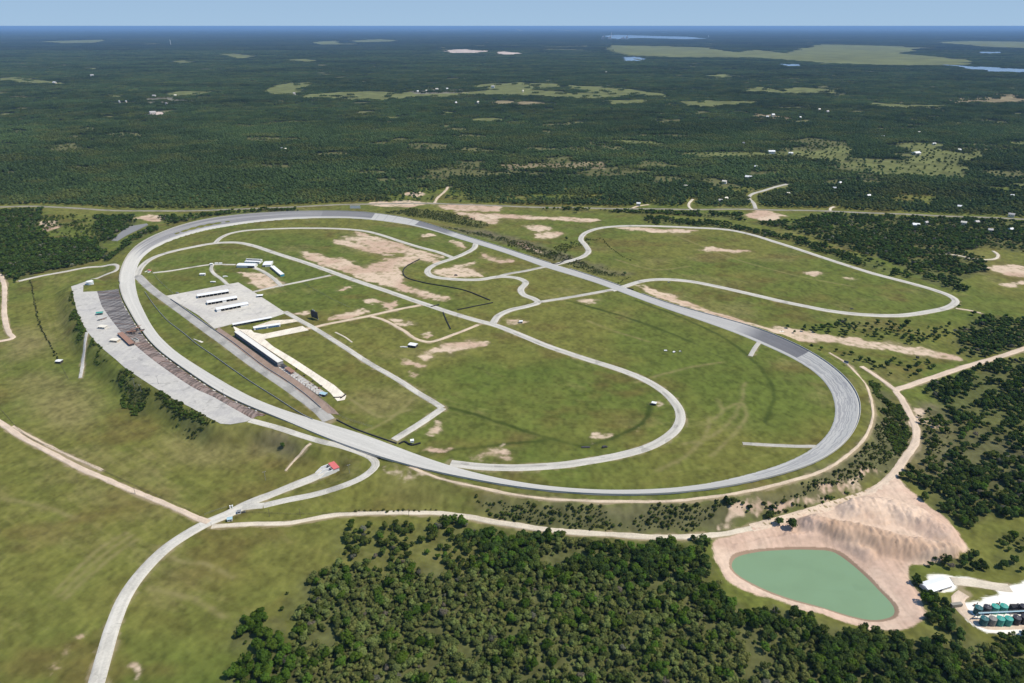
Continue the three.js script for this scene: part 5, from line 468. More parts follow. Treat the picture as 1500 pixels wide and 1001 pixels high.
// ---------- the woods that run to the horizon ----------
{
  const hw = spline(D.roads.highway[1], 40), hwZ = (x) => { if (x <= hw[0][0]) return hw[0][1]; for (let i = 1; i < hw.length; i++) if (hw[i][0] >= x) { const a = hw[i - 1], b = hw[i]; return lerp(a[1], b[1], (x - a[0]) / (b[0] - a[0])); } return hw[hw.length - 1][1]; };
  const open = (x, z, masks) => { let o = 0; for (const k in masks) { const m = masks[k].at(x, z); if (m > 0) o = Math.max(o, k === 'town' ? 0.55 : k === 'field' ? (masks === farMask ? 0.99 : 0.93) : k === 'dirt' ? 0.8 : 1); } return o; };
  const toneAt = (x, z, rnd) => { const a = fbm(x / 520, z / 300, 3), b = fbm(x / 90 + 30, z / 70, 2), f = 0.5 + 1.05 * a + 0.5 * (b - 0.5) + 0.4 * (rnd - 0.5); const y = sstep(0.45, 0.75, b) * 0.25; return [0.094 * f * (1 + y), 0.142 * f, 0.050 * f * (1 - y * 0.4)]; };
  const forest = new THREE.Group(); forest.name = 'forest'; forest.userData = { kind: 'stuff', label: 'unbroken dark forest stretching from the highway to the horizon', category: 'forest' }; scene.add(forest);
  const A = [[], [], []], rand = rng(4242), sp = 7.2;
  for (let z = -1480; z > -3300; z -= sp) { const half = 0.8 * Math.hypot(z, 300) + 120; for (let x = -half; x < half; x += sp) {
    const px = x + (rand() - 0.5) * sp * 1.2, pz = z + (rand() - 0.5) * sp * 1.2, q = rand(), s = rand(), t = rand();
    if (pz > hwZ(px) - 24 || mHigh.at(px, pz) > 0.35) continue;
    const wx = px + (fbm(px / 30, pz / 30, 2) - 0.5) * 50, wz = pz + (fbm(px / 30 + 9, pz / 30, 2) - 0.5) * 70;
    const thin = glade(px, pz) * 0.85;
    if (q < Math.max(open(wx, wz, midMask), 0.03 + thin)) continue;
    A[Math.floor(t * 3)].push({ x: px, y: H(px, pz), z: pz, R: 3.4 + 2.3 * s * s + 0.6 * t, turn: t * 40, sy: 0.95 + 0.3 * s, c: toneAt(px, pz, t) });
  } }
  A.forEach((l, v) => forest.add(instanced(crownMid[v], M_FOREST, l, 'crowns')));
  const patch = [71, 72, 73].map(s => { const r = rng(s), gs = []; for (let k = 0; k < 34; k++) { const x = (r() - 0.5) * 46, z = (r() - 0.5) * 46; gs.push(...crownLeaves(r, 3, 6, 0.34, x, (r() - 0.5) * 1.5, z, 3.6 + 2 * r())); } return quadCloud(gs); });
  const B = [[], [], []];
  for (let z = -3290; z > -13500; z -= 40) { const half = 0.8 * -z + 200; for (let x = -half; x < half; x += 40) {
    const px = x + (rand() - 0.5) * 22, pz = z + (rand() - 0.5) * 22, t = rand(), q = rand(), m = pz < -6400 || Math.abs(px) > 5900 ? farMask : midMask;
    const wx = px + (fbm(px / 90, pz / 90, 2) - 0.5) * 120, wz = pz + (fbm(px / 90 + 9, pz / 90, 2) - 0.5) * 160;
    const thin = glade(px, pz);
    if (q < Math.max(open(wx, wz, m) * 1.02, thin)) continue;
    B[Math.floor(t * 3)].push({ x: px, y: H(px, pz), z: pz, R: 1, turn: t * 40, sy: 0.8 + 0.5 * q, c: toneAt(px, pz, t) });
  } }
  B.forEach((l, v) => forest.add(instanced(patch[v], M_FOREST, l, 'crowns')));
  const lump = [81, 82].map(s => { const r = rng(s), gs = []; for (let k = 0; k < 130; k++) { const g = new THREE.IcosahedronGeometry(1, 0), w = 9 + 14 * r(); g.scale(w, 5 + 8 * r(), w); g.rotateY(r() * 6); g.translate((r() - 0.5) * 260, 2, (r() - 0.5) * 260); g.deleteAttribute('uv'); gs.push(g); } return mergeGeometries(gs); });
  const E = [[], []];
  for (let z = -13400; z > -62000; z -= 230) { const half = 0.8 * -z + 500; for (let x = -half; x < half; x += 230) {
    const px = x + (rand() - 0.5) * 120, pz = z + (rand() - 0.5) * 120, t = rand(), q = rand(), thin = glade(px, pz);
    if (q < Math.max(open(px, pz, farMask) * 1.02, thin)) continue;
    E[Math.floor(t * 2)].push({ x: px, y: H(px, pz), z: pz, R: 1, turn: t * 40, c: toneAt(px / 4, pz / 4, t).map(v => v * 0.40) });
  } }
  E.forEach((l, v) => forest.add(instanced(lump[v], M_FOREST, l, 'crowns')));
  console.log('forest', A.map(l => l.length), B.map(l => l.length), E.map(l => l.length));
}
// ---------- things ----------
const stainTex = texture(256, 256, (i, j, o) => { const n = 0.86 + 0.1 * vn(i / 3, j / 40) + 0.1 * (fbm(i / 40, j / 40, 3) - 0.3); o[0] = n; o[1] = n * 0.99; o[2] = n * 0.965; });
const painted = (r, g, b, rough = 0.6, metal = 0) => { const m = std(r, g, b, rough, { metalness: metal }); m.map = stainTex; return m; };
const M = { white: painted(0.80, 0.80, 0.79), cream: painted(0.76, 0.70, 0.58), wall: painted(0.62, 0.59, 0.54), beige: painted(0.55, 0.47, 0.36), dark: std(0.018, 0.02, 0.026, 0.7), grey: painted(0.32, 0.32, 0.32), steel: painted(0.25, 0.255, 0.26, 0.5), blue: painted(0.05, 0.13, 0.30), paleblue: painted(0.36, 0.52, 0.58), teal: painted(0.035, 0.30, 0.24), tealdark: painted(0.012, 0.10, 0.105), rust: painted(0.22, 0.115, 0.075, 0.9), rust2: painted(0.30, 0.17, 0.12, 0.9), red: painted(0.62, 0.15, 0.14), conc: painted(0.52, 0.50, 0.46, 0.9), black: std(0.012, 0.012, 0.014, 0.85), glass: std(0.03, 0.04, 0.05, 0.15), wood: painted(0.13, 0.10, 0.075, 0.9), navy: painted(0.015, 0.02, 0.06), char: painted(0.055, 0.052, 0.055, 0.95), bay: painted(0.16, 0.15, 0.14, 0.95), darkfloor: painted(0.21, 0.20, 0.185, 0.8) };
function boxG(w, h, d, x = 0, y = 0, z = 0) { const g = new THREE.BoxGeometry(w, h, d); g.translate(x, y + h / 2, z); return g; }
function part(name, geos, mat, parent) { const m = new THREE.Mesh(Array.isArray(geos) ? mergeGeometries(geos.map(g => g.index ? g.toNonIndexed() : g)) : geos, mat); m.name = name; parent.add(m); return m; }
function thing(name, label, category, x, z, turn = 0, group, y) { const o = new THREE.Group(); o.name = numbered(name); o.position.set(x, y ?? H(x, z), z); o.rotation.y = turn; o.userData = { label, category }; if (group) o.userData.group = group; scene.add(o); return o; }
// a thing whose front foot runs from a to b; local x runs along it, local -z leads away behind
function along(name, label, category, a, b, group, y) { const t = thing(name, label, category, a[0], a[1], Math.atan2(-(b[1] - a[1]), b[0] - a[0]), group, y); t.L = Math.hypot(b[0] - a[0], b[1] - a[1]); return t; }
function gable(w, d, h, x, y, z, over = 0.4) { const s = new THREE.Shape([new THREE.Vector2(-d / 2 - over, 0), new THREE.Vector2(d / 2 + over, 0), new THREE.Vector2(d / 2 + over, 0.18), new THREE.Vector2(0, h + 0.18), new THREE.Vector2(-d / 2 - over, 0.18)]), g = new THREE.ExtrudeGeometry(s, { depth: w + 2 * over, bevelEnabled: false }); g.rotateY(Math.PI / 2); g.translate(x - w / 2 - over, y, z); return g; }
const P = D.pt, SLAB = 0.42;
// three garages on the paddock
function garage(k, label, gaps, endMat) {
  const t = along('pit_garage', label, 'garage', P[k][0], P[k][1], 'garages on the paddock apron', SLAB), L = t.L, d = 11, h = 3.9;
  part('wall', [boxG(L, h, 0.25, L / 2, 0, -d + 0.13), boxG(0.25, h, d - 0.3, 0.13, 0, -d / 2 + 0.1), boxG(0.25, h, d - 0.3, L - 0.13, 0, -d / 2 + 0.1), boxG(L - 0.6, 0.3, 0.2, L / 2, h - 0.3, -0.4)], endMat, t);
  part('roof', gable(L, d, 0.7, L / 2, h, -d / 2, 0.25), M.white, t);
  const n = Math.round(L / 6), w = L / n;
  for (let i = 0; i < n; i++) { if (gaps(i, n)) part('wall_panel', boxG(w - 0.32, h - 0.32, 0.16, (i + 0.5) * w, 0, -0.36), M.white, t); else if (i) part('partition', boxG(0.15, h - 0.05, d - 1, i * w, 0, -d / 2 - 0.1), M.bay, t); }
  part('floor', boxG(L - 0.6, 0.06, d - 0.6, L / 2, 0, -d / 2), M.darkfloor, t); part('back_lining', boxG(L - 0.6, h - 0.1, 0.1, L / 2, 0, -d + 0.35), M.bay, t);  // floor and back lining coloured darker than the outer walls
  for (let i = 0; i <= n; i++) part('post', boxG(0.3, h - 0.32, 0.3, clamp(i * w, 0.4, L - 0.4), 0, -0.4), M.white, t);
}
garage('g1', 'white-roofed garage with an unbroken row of dark bays', () => false, M.steel);
garage('g2', 'white-roofed garage with one white panel between dark bays, between two others', (i, n) => i === Math.floor(n / 2), M.beige);
garage('g3', 'white-roofed garage with white walls at both ends of its dark bays', (i, n) => i === 0 || i >= n - 2, M.wall);
{ // long open shed and the blue-doored building
  const t = along('open_shed', 'long narrow white-roofed open shed at the paddock edge', 'shed', P.shed[0], P.shed[1], undefined, SLAB), L = t.L;
  part('roof', gable(L, 6, 0.3, L / 2, 3.2, -3, 0.3), M.white, t); part('wall', boxG(L, 3.2, 0.2, L / 2, 0, -5.8), M.char, t);
  for (let i = 0; i <= 9; i++) part('post', boxG(0.25, 3.2, 0.25, clamp(i * L / 9, 0.2, L - 0.2), 0, -0.3), M.steel, t);
  part('table', boxG(L * 0.4, 1.1, 2, L * 0.25, 0, -2.4), M.grey, t);
  const b = along('toilet_block', 'white building with two rows of blue doors beside the sand apron', 'building', P.bluedoor[0], P.bluedoor[1]), W = b.L;
  part('wall', boxG(W, 3.3, 6, W / 2, -0.2, -3), M.white, b); part('roof', gable(W, 6, 0.8, W / 2, 3.1, -3, 0.3), M.white, b);
  for (let i = 0; i < 12; i++) part('door', boxG(W * 0.062, 2.1, 0.12, W * (0.1 + i * 0.068 + (i > 5 ? 0.06 : 0)), 0.1, 0.05), M.blue, b);
}
{ // long pit building: dark open front under a cream roof
  const t = along('pit_building', 'long open-fronted pit building under a flat pale roof', 'building', P.pitb[0], P.pitb[1], undefined, 0.3), L = t.L, n = 24;
  part('roof', boxG(L + 1, 0.5, 8, L / 2, 6.6, -4.2), painted(0.76, 0.73, 0.66), t); part('wall', [boxG(L, 6.6, 0.3, L / 2, 0, -8), boxG(0.3, 6.6, 7.6, 0.2, 0, -4), boxG(0.3, 6.6, 7.6, L - 0.2, 0, -4)], M.grey, t);
  part('upper_floor', boxG(L - 1, 0.3, 6.6, L / 2, 3.0, -4.4), M.grey, t); part('floor', boxG(L - 1, 0.1, 7, L / 2, 0.05, -4.2), M.darkfloor, t); part('counter', boxG(L - 1, 1.1, 0.4, L / 2, 0.15, -2.2), M.grey, t);
  for (let i = 0; i <= n; i++) part('column', boxG(0.3, 6.6, 0.3, clamp(i * L / n, 0.3, L - 0.3), 0, -0.3), M.steel, t);
  part('railing', boxG(L, 0.5, 0.1, L / 2, 7.1, -8.1), M.rust, t);
  // bare frames of the dismantled half
  const a = along('pit_ruin', 'rusty bare frames of the dismantled end of the pit building', 'ruin', P.frames[0], P.frames[1], undefined, 0.3), K = a.L, r = rng(88);
  for (let i = 0; i <= 17; i++) { const x = i * K / 17, f = part('frame', [boxG(0.3, 2.6 + r(), 0.3, x, 0, -0.4), boxG(0.3, 2.2 + r() * 1.4, 0.3, x, 0, -8.5), boxG(0.3, 0.35, 8.4, x, 2.4, -4.4)], i % 4 === 1 ? M.rust : M.rust2, a); if (i % 5 === 2) part('brace', limb(0, 0.3, 0, 3.5, 2.4, -3, 0.12, 0.12), M.rust, f).position.set(x, 0, -2); }
  part('floor_slab', boxG(K, 0.3, 9.5, K / 2, 0, -4.6), M.conc, a);
  part('roof_slab', boxG(K * 0.17, 0.4, 6, K * 0.2, 2.9, -5), M.rust2, a); part('roof_slab', boxG(K * 0.1, 0.4, 4, K * 0.05, 3, -5), M.char, a);
  for (let i = 0; i < 14; i++) { const q = boxG(1 + 2 * r(), 0.5 + r() * 0.7, 0.8 + r(), 0, 0, 0); q.rotateY(r() * 3); q.translate(r() * K, 0.3, -1 - r() * 8); part('debris', q, [M.rust, M.char, M.conc][i % 3], a); }
  const c = along('timing_hut', 'pale blue-roofed hut at the end of the bare frames', 'hut', P.bluebox[0], P.bluebox[1], undefined, 0.3);
  part('wall', boxG(8, 2.6, 5, 4, 0, -2.5), M.char, c); part('roof', gable(8, 5, 0.5, 4, 2.6, -2.5, 0.5), M.paleblue, c);
  // dark hoses and tyres left on the sand
  D.heaps.forEach(([x, z, l], i) => { const o = new THREE.Mesh(mergeGeometries([boxG(l, 0.8, 1.2), boxG(l * 0.5, 0.7, 1.1, l * 0.6, 0, -0.8)]), M.black); o.name = numbered('tyre_heap'); o.position.set(x, H(x, z) + 0.33, z); o.rotation.y = i * 1.1; o.userData = { label: i < 2 ? 'long black heap of tyres at the tip of the sand apron' : 'small black tyre heap lying on the cream sand apron', category: 'tyres', group: 'tyre heaps on the sand apron' }; scene.add(o); });
}
{ // scoreboard
  const t = along('scoreboard', 'tall black scoreboard standing in the infield grass', 'scoreboard', P.score[0], P.score[1]), L = t.L;
  for (const x of [1, L / 2, L - 1]) part('leg', boxG(0.5, 13, 0.5, x, -0.4, -0.6), M.steel, t);
  part('board', boxG(L, 11, 0.8, L / 2, 2.6, 0), M.dark, t); part('crown_sign', boxG(L * 0.4, 1.8, 0.6, L * 0.45, 13.6, 0), M.grey, t); part('catwalk', boxG(L, 0.3, 1.4, L / 2, 2.2, -1), M.steel, t);
}
{ // sheds above the paddock
  let t = along('white_shed', 'long white shed with a dark blue painted panel at one end', 'shed', P.w1[0], P.w1[1]), L = t.L;
  part('wall', boxG(L, 4.6, 14, L / 2, -0.3, -7), M.white, t); part('roof', gable(L, 14, 1.4, L / 2, 4.3, -7, 0.2), M.white, t); part('painted_opening', boxG(L * 0.38, 3.4, 0.2, L * 0.8, 0, 0.06), M.navy, t); part('plinth', boxG(L, 0.6, 0.3, L / 2, -0.2, 0.12), M.char, t);  // dark panel on a solid wall, painted to read as an opening
  t = along('white_shed', 'white shed with a barrel roof behind the long white shed', 'shed', P.w2[0], P.w2[1]); L = t.L; { const s = new THREE.CylinderGeometry(7, 7, L, 14, 1, false, 0, Math.PI); s.rotateZ(Math.PI / 2); s.rotateX(-Math.PI / 2); s.scale(1, 0.35, 1); s.translate(L / 2, 4, -7); part('roof', s, M.white, t); } part('wall', boxG(L, 4, 13.6, L / 2, -0.3, -7), M.white, t); part('door', boxG(4, 3, 0.2, L - 5, 0, -0.1), M.glass, t);
  t = along('white_shed', 'square white shed between the barrel roof and the blue trailer', 'shed', P.w3[0], P.w3[1]); L = t.L; part('wall', boxG(L, 4.2, 22, L / 2, -0.3, -11), M.white, t); part('roof', gable(L, 22, 1.2, L / 2, 3.9, -11, 0.3), M.white, t); part('door', boxG(3, 2.8, 0.2, 2.4, 0, 0.08), M.dark, t);
  t = along('long_shed', 'long white-roofed shed with a blue end wall', 'shed', P.w4[0], P.w4[1]); L = t.L; part('wall', boxG(L - 0.2, 3.8, 6.6, L / 2, -0.2, -3.4), M.grey, t); part('roof', boxG(L + 0.4, 0.35, 7.4, L / 2, 3.6, -3.4), M.white, t); part('end_wall', boxG(0.3, 3.7, 6.8, L + 0.08, -0.2, -3.4), painted(0.06, 0.28, 0.40), t);
}
function hut(name, label, category, p, w, d, h, wallM, roofM, turn, extra) { const t = thing(name, label, category, p[0], p[1], turn); part('wall', boxG(w, h + 0.3, d, 0, -0.3, 0), wallM, t); part('roof', gable(w, d, h * 0.22, 0, h, 0, 0.35), roofM, t); part('door', boxG(0.9, h * 0.75, 0.1, w * 0.2, 0.05, d / 2 + 0.04), M.char, t); part('window', boxG(w * 0.3, h * 0.3, 0.1, -w * 0.2, h * 0.45, d / 2 + 0.04), M.glass, t); return t; }
hut('small_hut', 'white flat hut on the grass beside the field drive', 'hut', P.hut_a[0], 9, 6, 3, M.wall, M.white, 0.1);
hut('flat_hut', 'small white cabin at the bend of the field drive', 'cabin', P.box_a[0], 5, 4, 3, M.white, M.white, 0.2);
for (const [k, l] of [['box_b', 'white freight container nearer the cabin at the drive bend'], ['box_c', 'white freight container at the end of the two by the drive bend']]) { const t = thing('freight_container', l, 'container', P[k][0][0], P[k][0][1], 0.25, 'containers by the drive bend'); part('body', boxG(6, 2.6, 2.5), M.white, t); part('door', boxG(0.1, 2.3, 2.2, 3.06, 0.1), M.grey, t); for (let i = 0; i < 9; i++) part('rib', boxG(0.18, 2.3, 0.08, -2.7 + i * 0.67, 0.12, 1.29), M.white, t); }
function wheelG(r, w) { const g = new THREE.CylinderGeometry(r, r, w, 12); g.rotateX(Math.PI / 2); return g; }
function vehicle(name, label, category, p, turn, len, col, cargo) {
  const t = thing(name, label, category, p[0], p[1], turn), w = 1.9; t.position.y += 0.05;
  const s = new THREE.Shape(); const c = cargo ? [[-len / 2, 0.35], [len / 2, 0.35], [len / 2, 0.95], [len * 0.32, 1.1], [len * 0.24, 1.9], [len * 0.2, 2.2], [-len / 2, 2.2]] : [[-len / 2, 0.3], [len / 2, 0.3], [len / 2, 0.72], [len * 0.22, 0.92], [len * 0.08, 1.42], [-len * 0.26, 1.45], [-len * 0.42, 0.98], [-len / 2, 0.9]]; c.forEach((q, i) => i ? s.lineTo(...q) : s.moveTo(...q));
  const g = new THREE.ExtrudeGeometry(s, { depth: w - 0.12, bevelEnabled: true, bevelSize: 0.06, bevelThickness: 0.06, bevelSegments: 1 }); g.translate(0, 0, -w / 2 + 0.06); part('body', g, col, t);
  part('window', [boxG(len * (cargo ? 0.06 : 0.3), 0.34, w + 0.03, cargo ? len * 0.22 : -len * 0.1, cargo ? 1.4 : 1.0)], M.glass, t);
  for (const [x, z] of [[0.31, 1], [0.31, -1], [-0.31, 1], [-0.31, -1]]) { const q = part('wheel', wheelG(0.34, 0.24), M.black, t); q.position.set(x * len, 0.34, z * (w / 2 - 0.1)); }
  return t;
}
vehicle('parked_van', 'white van parked beside the drive above the paddock', 'van', P.van_a[0], 0.4, 8, M.white, true);
vehicle('parked_car', 'dark car parked at the paddock corner near pit lane', 'car', P.cart[0], 0.2, 4.6, M.steel).position.y = SLAB + 0.05;
vehicle('parked_car', 'dark car parked on the meadow inside the outer loop', 'car', P.car1248[0], 0.1, 4.8, M.char);
vehicle('parked_car', 'grey car parked at the kerb of the outer loop bend', 'car', P.car980[0], 0.2, 4.6, M.steel);
vehicle('parked_truck', 'black truck parked in the sandy hairpin', 'truck', P.dark667[0], 0.1, 5.6, M.char, true);
vehicle('parked_truck', 'dark truck with a white cover parked in the infield near the big sweep', 'truck', P.truck886[0], 0.3, 5.8, M.char, true);
{ // silver trailer, canopy, tanks
  const t = thing('camper_trailer', 'rounded silver trailer on the grass above the paddock', 'trailer', P.trailer_a[0][0], P.trailer_a[0][1], 0.05); const g = new THREE.CapsuleGeometry(1.3, 7, 6, 12); g.rotateZ(Math.PI / 2); g.translate(0, 1.75, 0); part('body', g, M.white, t); for (const x of [-0.8, 0.8]) part('wheel', wheelG(0.4, 2.3), M.black, t).position.set(x, 0.4, 0); part('window', boxG(2, 0.6, 2.7, -1, 1.9), M.glass, t);
  const c = thing('canopy', 'white canopy on posts at the paddock edge', 'canopy', P.canopy[0][0], P.canopy[0][1], 0.2); part('roof', gable(9, 7, 0.9, 0, 3, 0, 0.2), M.white, c); for (const [x, z] of [[-4, -3], [4, -3], [-4, 3], [4, 3]]) part('post', boxG(0.2, 3, 0.2, x, 0, z), M.steel, c); part('counter', boxG(5, 1, 3, 0, 0, 0), M.char, c);
  const w = thing('water_tank', 'low round white tank with a blue band on the terrace end', 'tank', P.tank_w[0][0], P.tank_w[0][1]); const cy = (r, h, y) => { const q = new THREE.CylinderGeometry(r, r, h, 28); q.translate(0, y + h / 2, 0); return q; }; part('shell', cy(5.5, 5, 0), M.white, w); part('band', cy(5.55, 1.2, 1.2), M.paleblue, w); const co = new THREE.ConeGeometry(5.8, 0.9, 28); co.translate(0, 5.45, 0); part('roof', co, M.white, w);
  const gr = thing('green_canopy', 'green canopy on the concrete terrace beside the dark stand ruins', 'canopy', P.green[0][0], P.green[0][1], 0.3); part('roof', gable(9, 6, 1, 0, 3.2, 0, 0.2), M.teal, gr); for (const [x, z] of [[-4, -2.6], [4, -2.6], [-4, 2.6], [4, 2.6]]) part('post', boxG(0.25, 3.2, 0.25, x, 0, z), M.steel, gr); part('counter', boxG(7, 1.1, 4, 0, 0, 0), M.tealdark, gr);
  const r = rng(12); const d = thing('scrap_heap', 'dark heap of scrap metal behind the green canopy', 'scrap', P.debris1[0][0], P.debris1[0][1], 0.9); for (let i = 0; i < 12; i++) { const q = boxG(2 + 3 * r(), 0.5 + 0.8 * r(), 1 + r()); q.rotateY(r() * 3); q.translate((r() - 0.5) * 15, 0.1, (r() - 0.5) * 3); part('scrap', q, [M.char, M.steel, M.rust][i % 3], d); }
  for (const k of ['tank_w', 'green', 'debris1']) ; for (const o of [w, gr, d]) o.position.y = D.plazaY + 0.3;
}
function kiosk(p, label, wallM) { const t = thing('kiosk', label, 'kiosk', p[0], p[1], -0.2, undefined, D.plazaY + 0.3); part('wall', boxG(11, 3, 7), wallM, t); part('roof', gable(11, 7, 0.5, 0, 3, 0, 0.6), M.cream, t); for (let i = 0; i < 4; i++) part('hatch', boxG(1.8, 1.2, 0.12, -4 + i * 2.6, 1.1, 3.52), M.char, t); return t; }
kiosk(P.kiosk1[0], 'white-roofed kiosk on the terrace beside the scrap heap', M.wall); kiosk(P.kiosk2[0], 'cream-roofed kiosk on the terrace beside the rusty brown block', M.beige);
hut('field_hut', 'white-roofed hut alone on the fence line in the sloping field', 'hut', P.shed_left[0], 7, 6, 3.2, M.char, M.white, -0.1);
// ---------- ruined grandstand ----------
{
  const y0 = D.plazaY + 0.25, inner = D.plaza.slice(15, 26).reverse().map(p => [p[0], p[1]]);   // terrace edge toward the track, from the tank end to the ramp
  const A = spline(inner, 4), t = thing('grandstand_ruin', 'long stripped grandstand slope of charcoal and rusty brown rakers above the straight', 'grandstand', A[0][0], A[0][1], 0, undefined, 0), ox = A[0][0], oz = A[0][1];
  const B = A.map(a => { const [d, i, f] = nearest(D.outer, a[0], a[1], true), p = D.outer[i], q = D.outer[(i + 1) % D.outer.length], x = lerp(p[0], q[0], f), z = lerp(p[1], q[1], f), k = Math.max(0, (d - 3) / d); return [lerp(a[0], x, k), lerp(a[1], z, k), lerp(p[2], q[2], f) + 0.2]; });
  const cols = 8, pos = [], uv = [], idx = []; let s = 0;
  A.forEach((a, i) => { if (i) s += Math.hypot(a[0] - A[i - 1][0], a[1] - A[i - 1][1]); const b = B[i], d = Math.hypot(b[0] - a[0], b[1] - a[1]); for (let c = 0; c <= cols; c++) { const k = c / cols; pos.push(lerp(a[0], b[0], k) - ox, Math.max(lerp(y0, b[2], k) - 0.5 * Math.sin(Math.PI * k), H(lerp(a[0], b[0], k), lerp(a[1], b[1], k)) + 0.3), lerp(a[1], b[1], k) - oz); uv.push(s / 620, k * d / 64); } });
  for (let i = 0; i + 1 < A.length; i++) for (let c = 0; c < cols; c++) { const a = i * (cols + 1) + c; idx.push(a, a + cols + 1, a + 1, a + 1, a + cols + 1, a + cols + 2); }
  const g = new THREE.BufferGeometry(); g.setAttribute('position', new THREE.Float32BufferAttribute(pos, 3)); g.setAttribute('uv', new THREE.Float32BufferAttribute(uv, 2)); g.setIndex(idx); g.computeVertexNormals();
  const total = s, tex = texture(2048, 128, (i, j, o) => { const x = i / 2048 * 620, y = j / 2, q = x + y * 0.9, f = x / total, br = sstep(0.30, 0.46, f + 0.1 * (fbm(x / 20, y / 9, 2) - 0.5)), n = vn(q / 2.1, y / 26) * 0.65 + vn(q / 0.8, y / 9) * 0.35, dk = sstep(0.35, 0.6, n), k = 0.8 + 0.4 * vn(x * 2, y * 2); o[0] = lerp(lerp(0.095, 0.21, dk), lerp(0.115, 0.25, dk), br) * k; o[1] = lerp(lerp(0.084, 0.19, dk), lerp(0.085, 0.185, dk), br) * k; o[2] = lerp(lerp(0.08, 0.175, dk), lerp(0.068, 0.155, dk), br) * k; });
  part('slope', g, new THREE.MeshStandardMaterial({ map: tex, roughness: 0.95 }), t);
  const r = rng(31);
  A.forEach((a, i) => { if (i % 2 || i < 2 || i > A.length - 3 || r() < 0.22) return; const j = Math.min(A.length - 1, i + 4), b = B[j], h = 0.9 + 0.4 * r(); part('raker_beam', limb(a[0] - ox, y0 + h * 0.5, a[1] - oz, b[0] - ox, b[2] + h * 0.4, b[1] - oz, 0.22, 0.22, 4), [M.char, M.char, M.rust, M.grey][Math.floor(r() * 4)], t); });
  A.forEach((a, i) => { if (i % 3 || i < 2 || i > A.length - 4 || r() < 0.35) return; const b = B[i], q = boxG(2 + 4 * r(), 0.7, 1.2); q.rotateY(-Math.atan2(A[i + 2][1] - a[1], A[i + 2][0] - a[0])); q.translate(lerp(a[0], b[0], 0.96) - ox, b[2] + 0.1, lerp(a[1], b[1], 0.96) - oz); part('footing_block', q, r() < 0.6 ? M.cream : M.conc, t); });
  // press box wreck
  const w = along('press_box_ruin', 'long low rusty brown block at the top of the stand ruins', 'ruin', P.rust[0], P.rust[1], undefined, D.plazaY + 0.3), L = w.L; part('wall', boxG(L, 2.6, 6, L / 2, 0, -3), M.char, w); part('roof', [boxG(L * 0.48, 0.5, 7, L * 0.25, 2.6, -3), boxG(L * 0.5, 0.5, 7, L * 0.745, 2.75, -3.2)], M.rust2, w);
  const c = along('stair_tower_ruin', 'broken concrete frames with black blocks painted as openings in the stand ruins', 'ruin', P.pressbox[0], P.pressbox[1], undefined, D.plazaY - 1.6); part('wall', [boxG(11, 4.5, 0.5, 5.5, 0, -5), boxG(0.5, 4.5, 5, 0.4, 0, -2.6), boxG(0.5, 4.5, 5, 5.5, 0, -2.6), boxG(0.5, 4.5, 5, 10.8, 0, -2.6)], M.conc, c); part('painted_opening', boxG(4, 3, 3, 3, 1.2, -2.8), M.black, c); part('painted_opening', boxG(4, 3, 3, 8, 0.6, -2.8), M.black, c); part('beam', [boxG(11, 0.5, 0.6, 5.5, 4.5, 0), boxG(11, 0.5, 0.6, 5.5, 4.5, -5)], M.conc, c);  // solid black blocks stand in for the shade inside the frames
  const e = along('bleacher_wreck', 'collapsed rust-brown bleacher sheets in the middle of the stand ruins', 'ruin', P.pressbox2[0], P.pressbox2[1], undefined, D.plazaY - 0.8); for (let i = 0; i < 11; i++) { const q = boxG(5 + 5 * r(), 0.4, 2 + 2 * r()); q.rotateX((r() - 0.5) * 0.7); q.rotateY(-0.8 + (r() - 0.5) * 0.6); q.translate(2 + r() * 26, 1 + r() * 1.6, 4 + r() * 22 - 8); part('sheet', q, [M.rust, M.rust2, M.rust2, M.char][i % 4], e); }
}
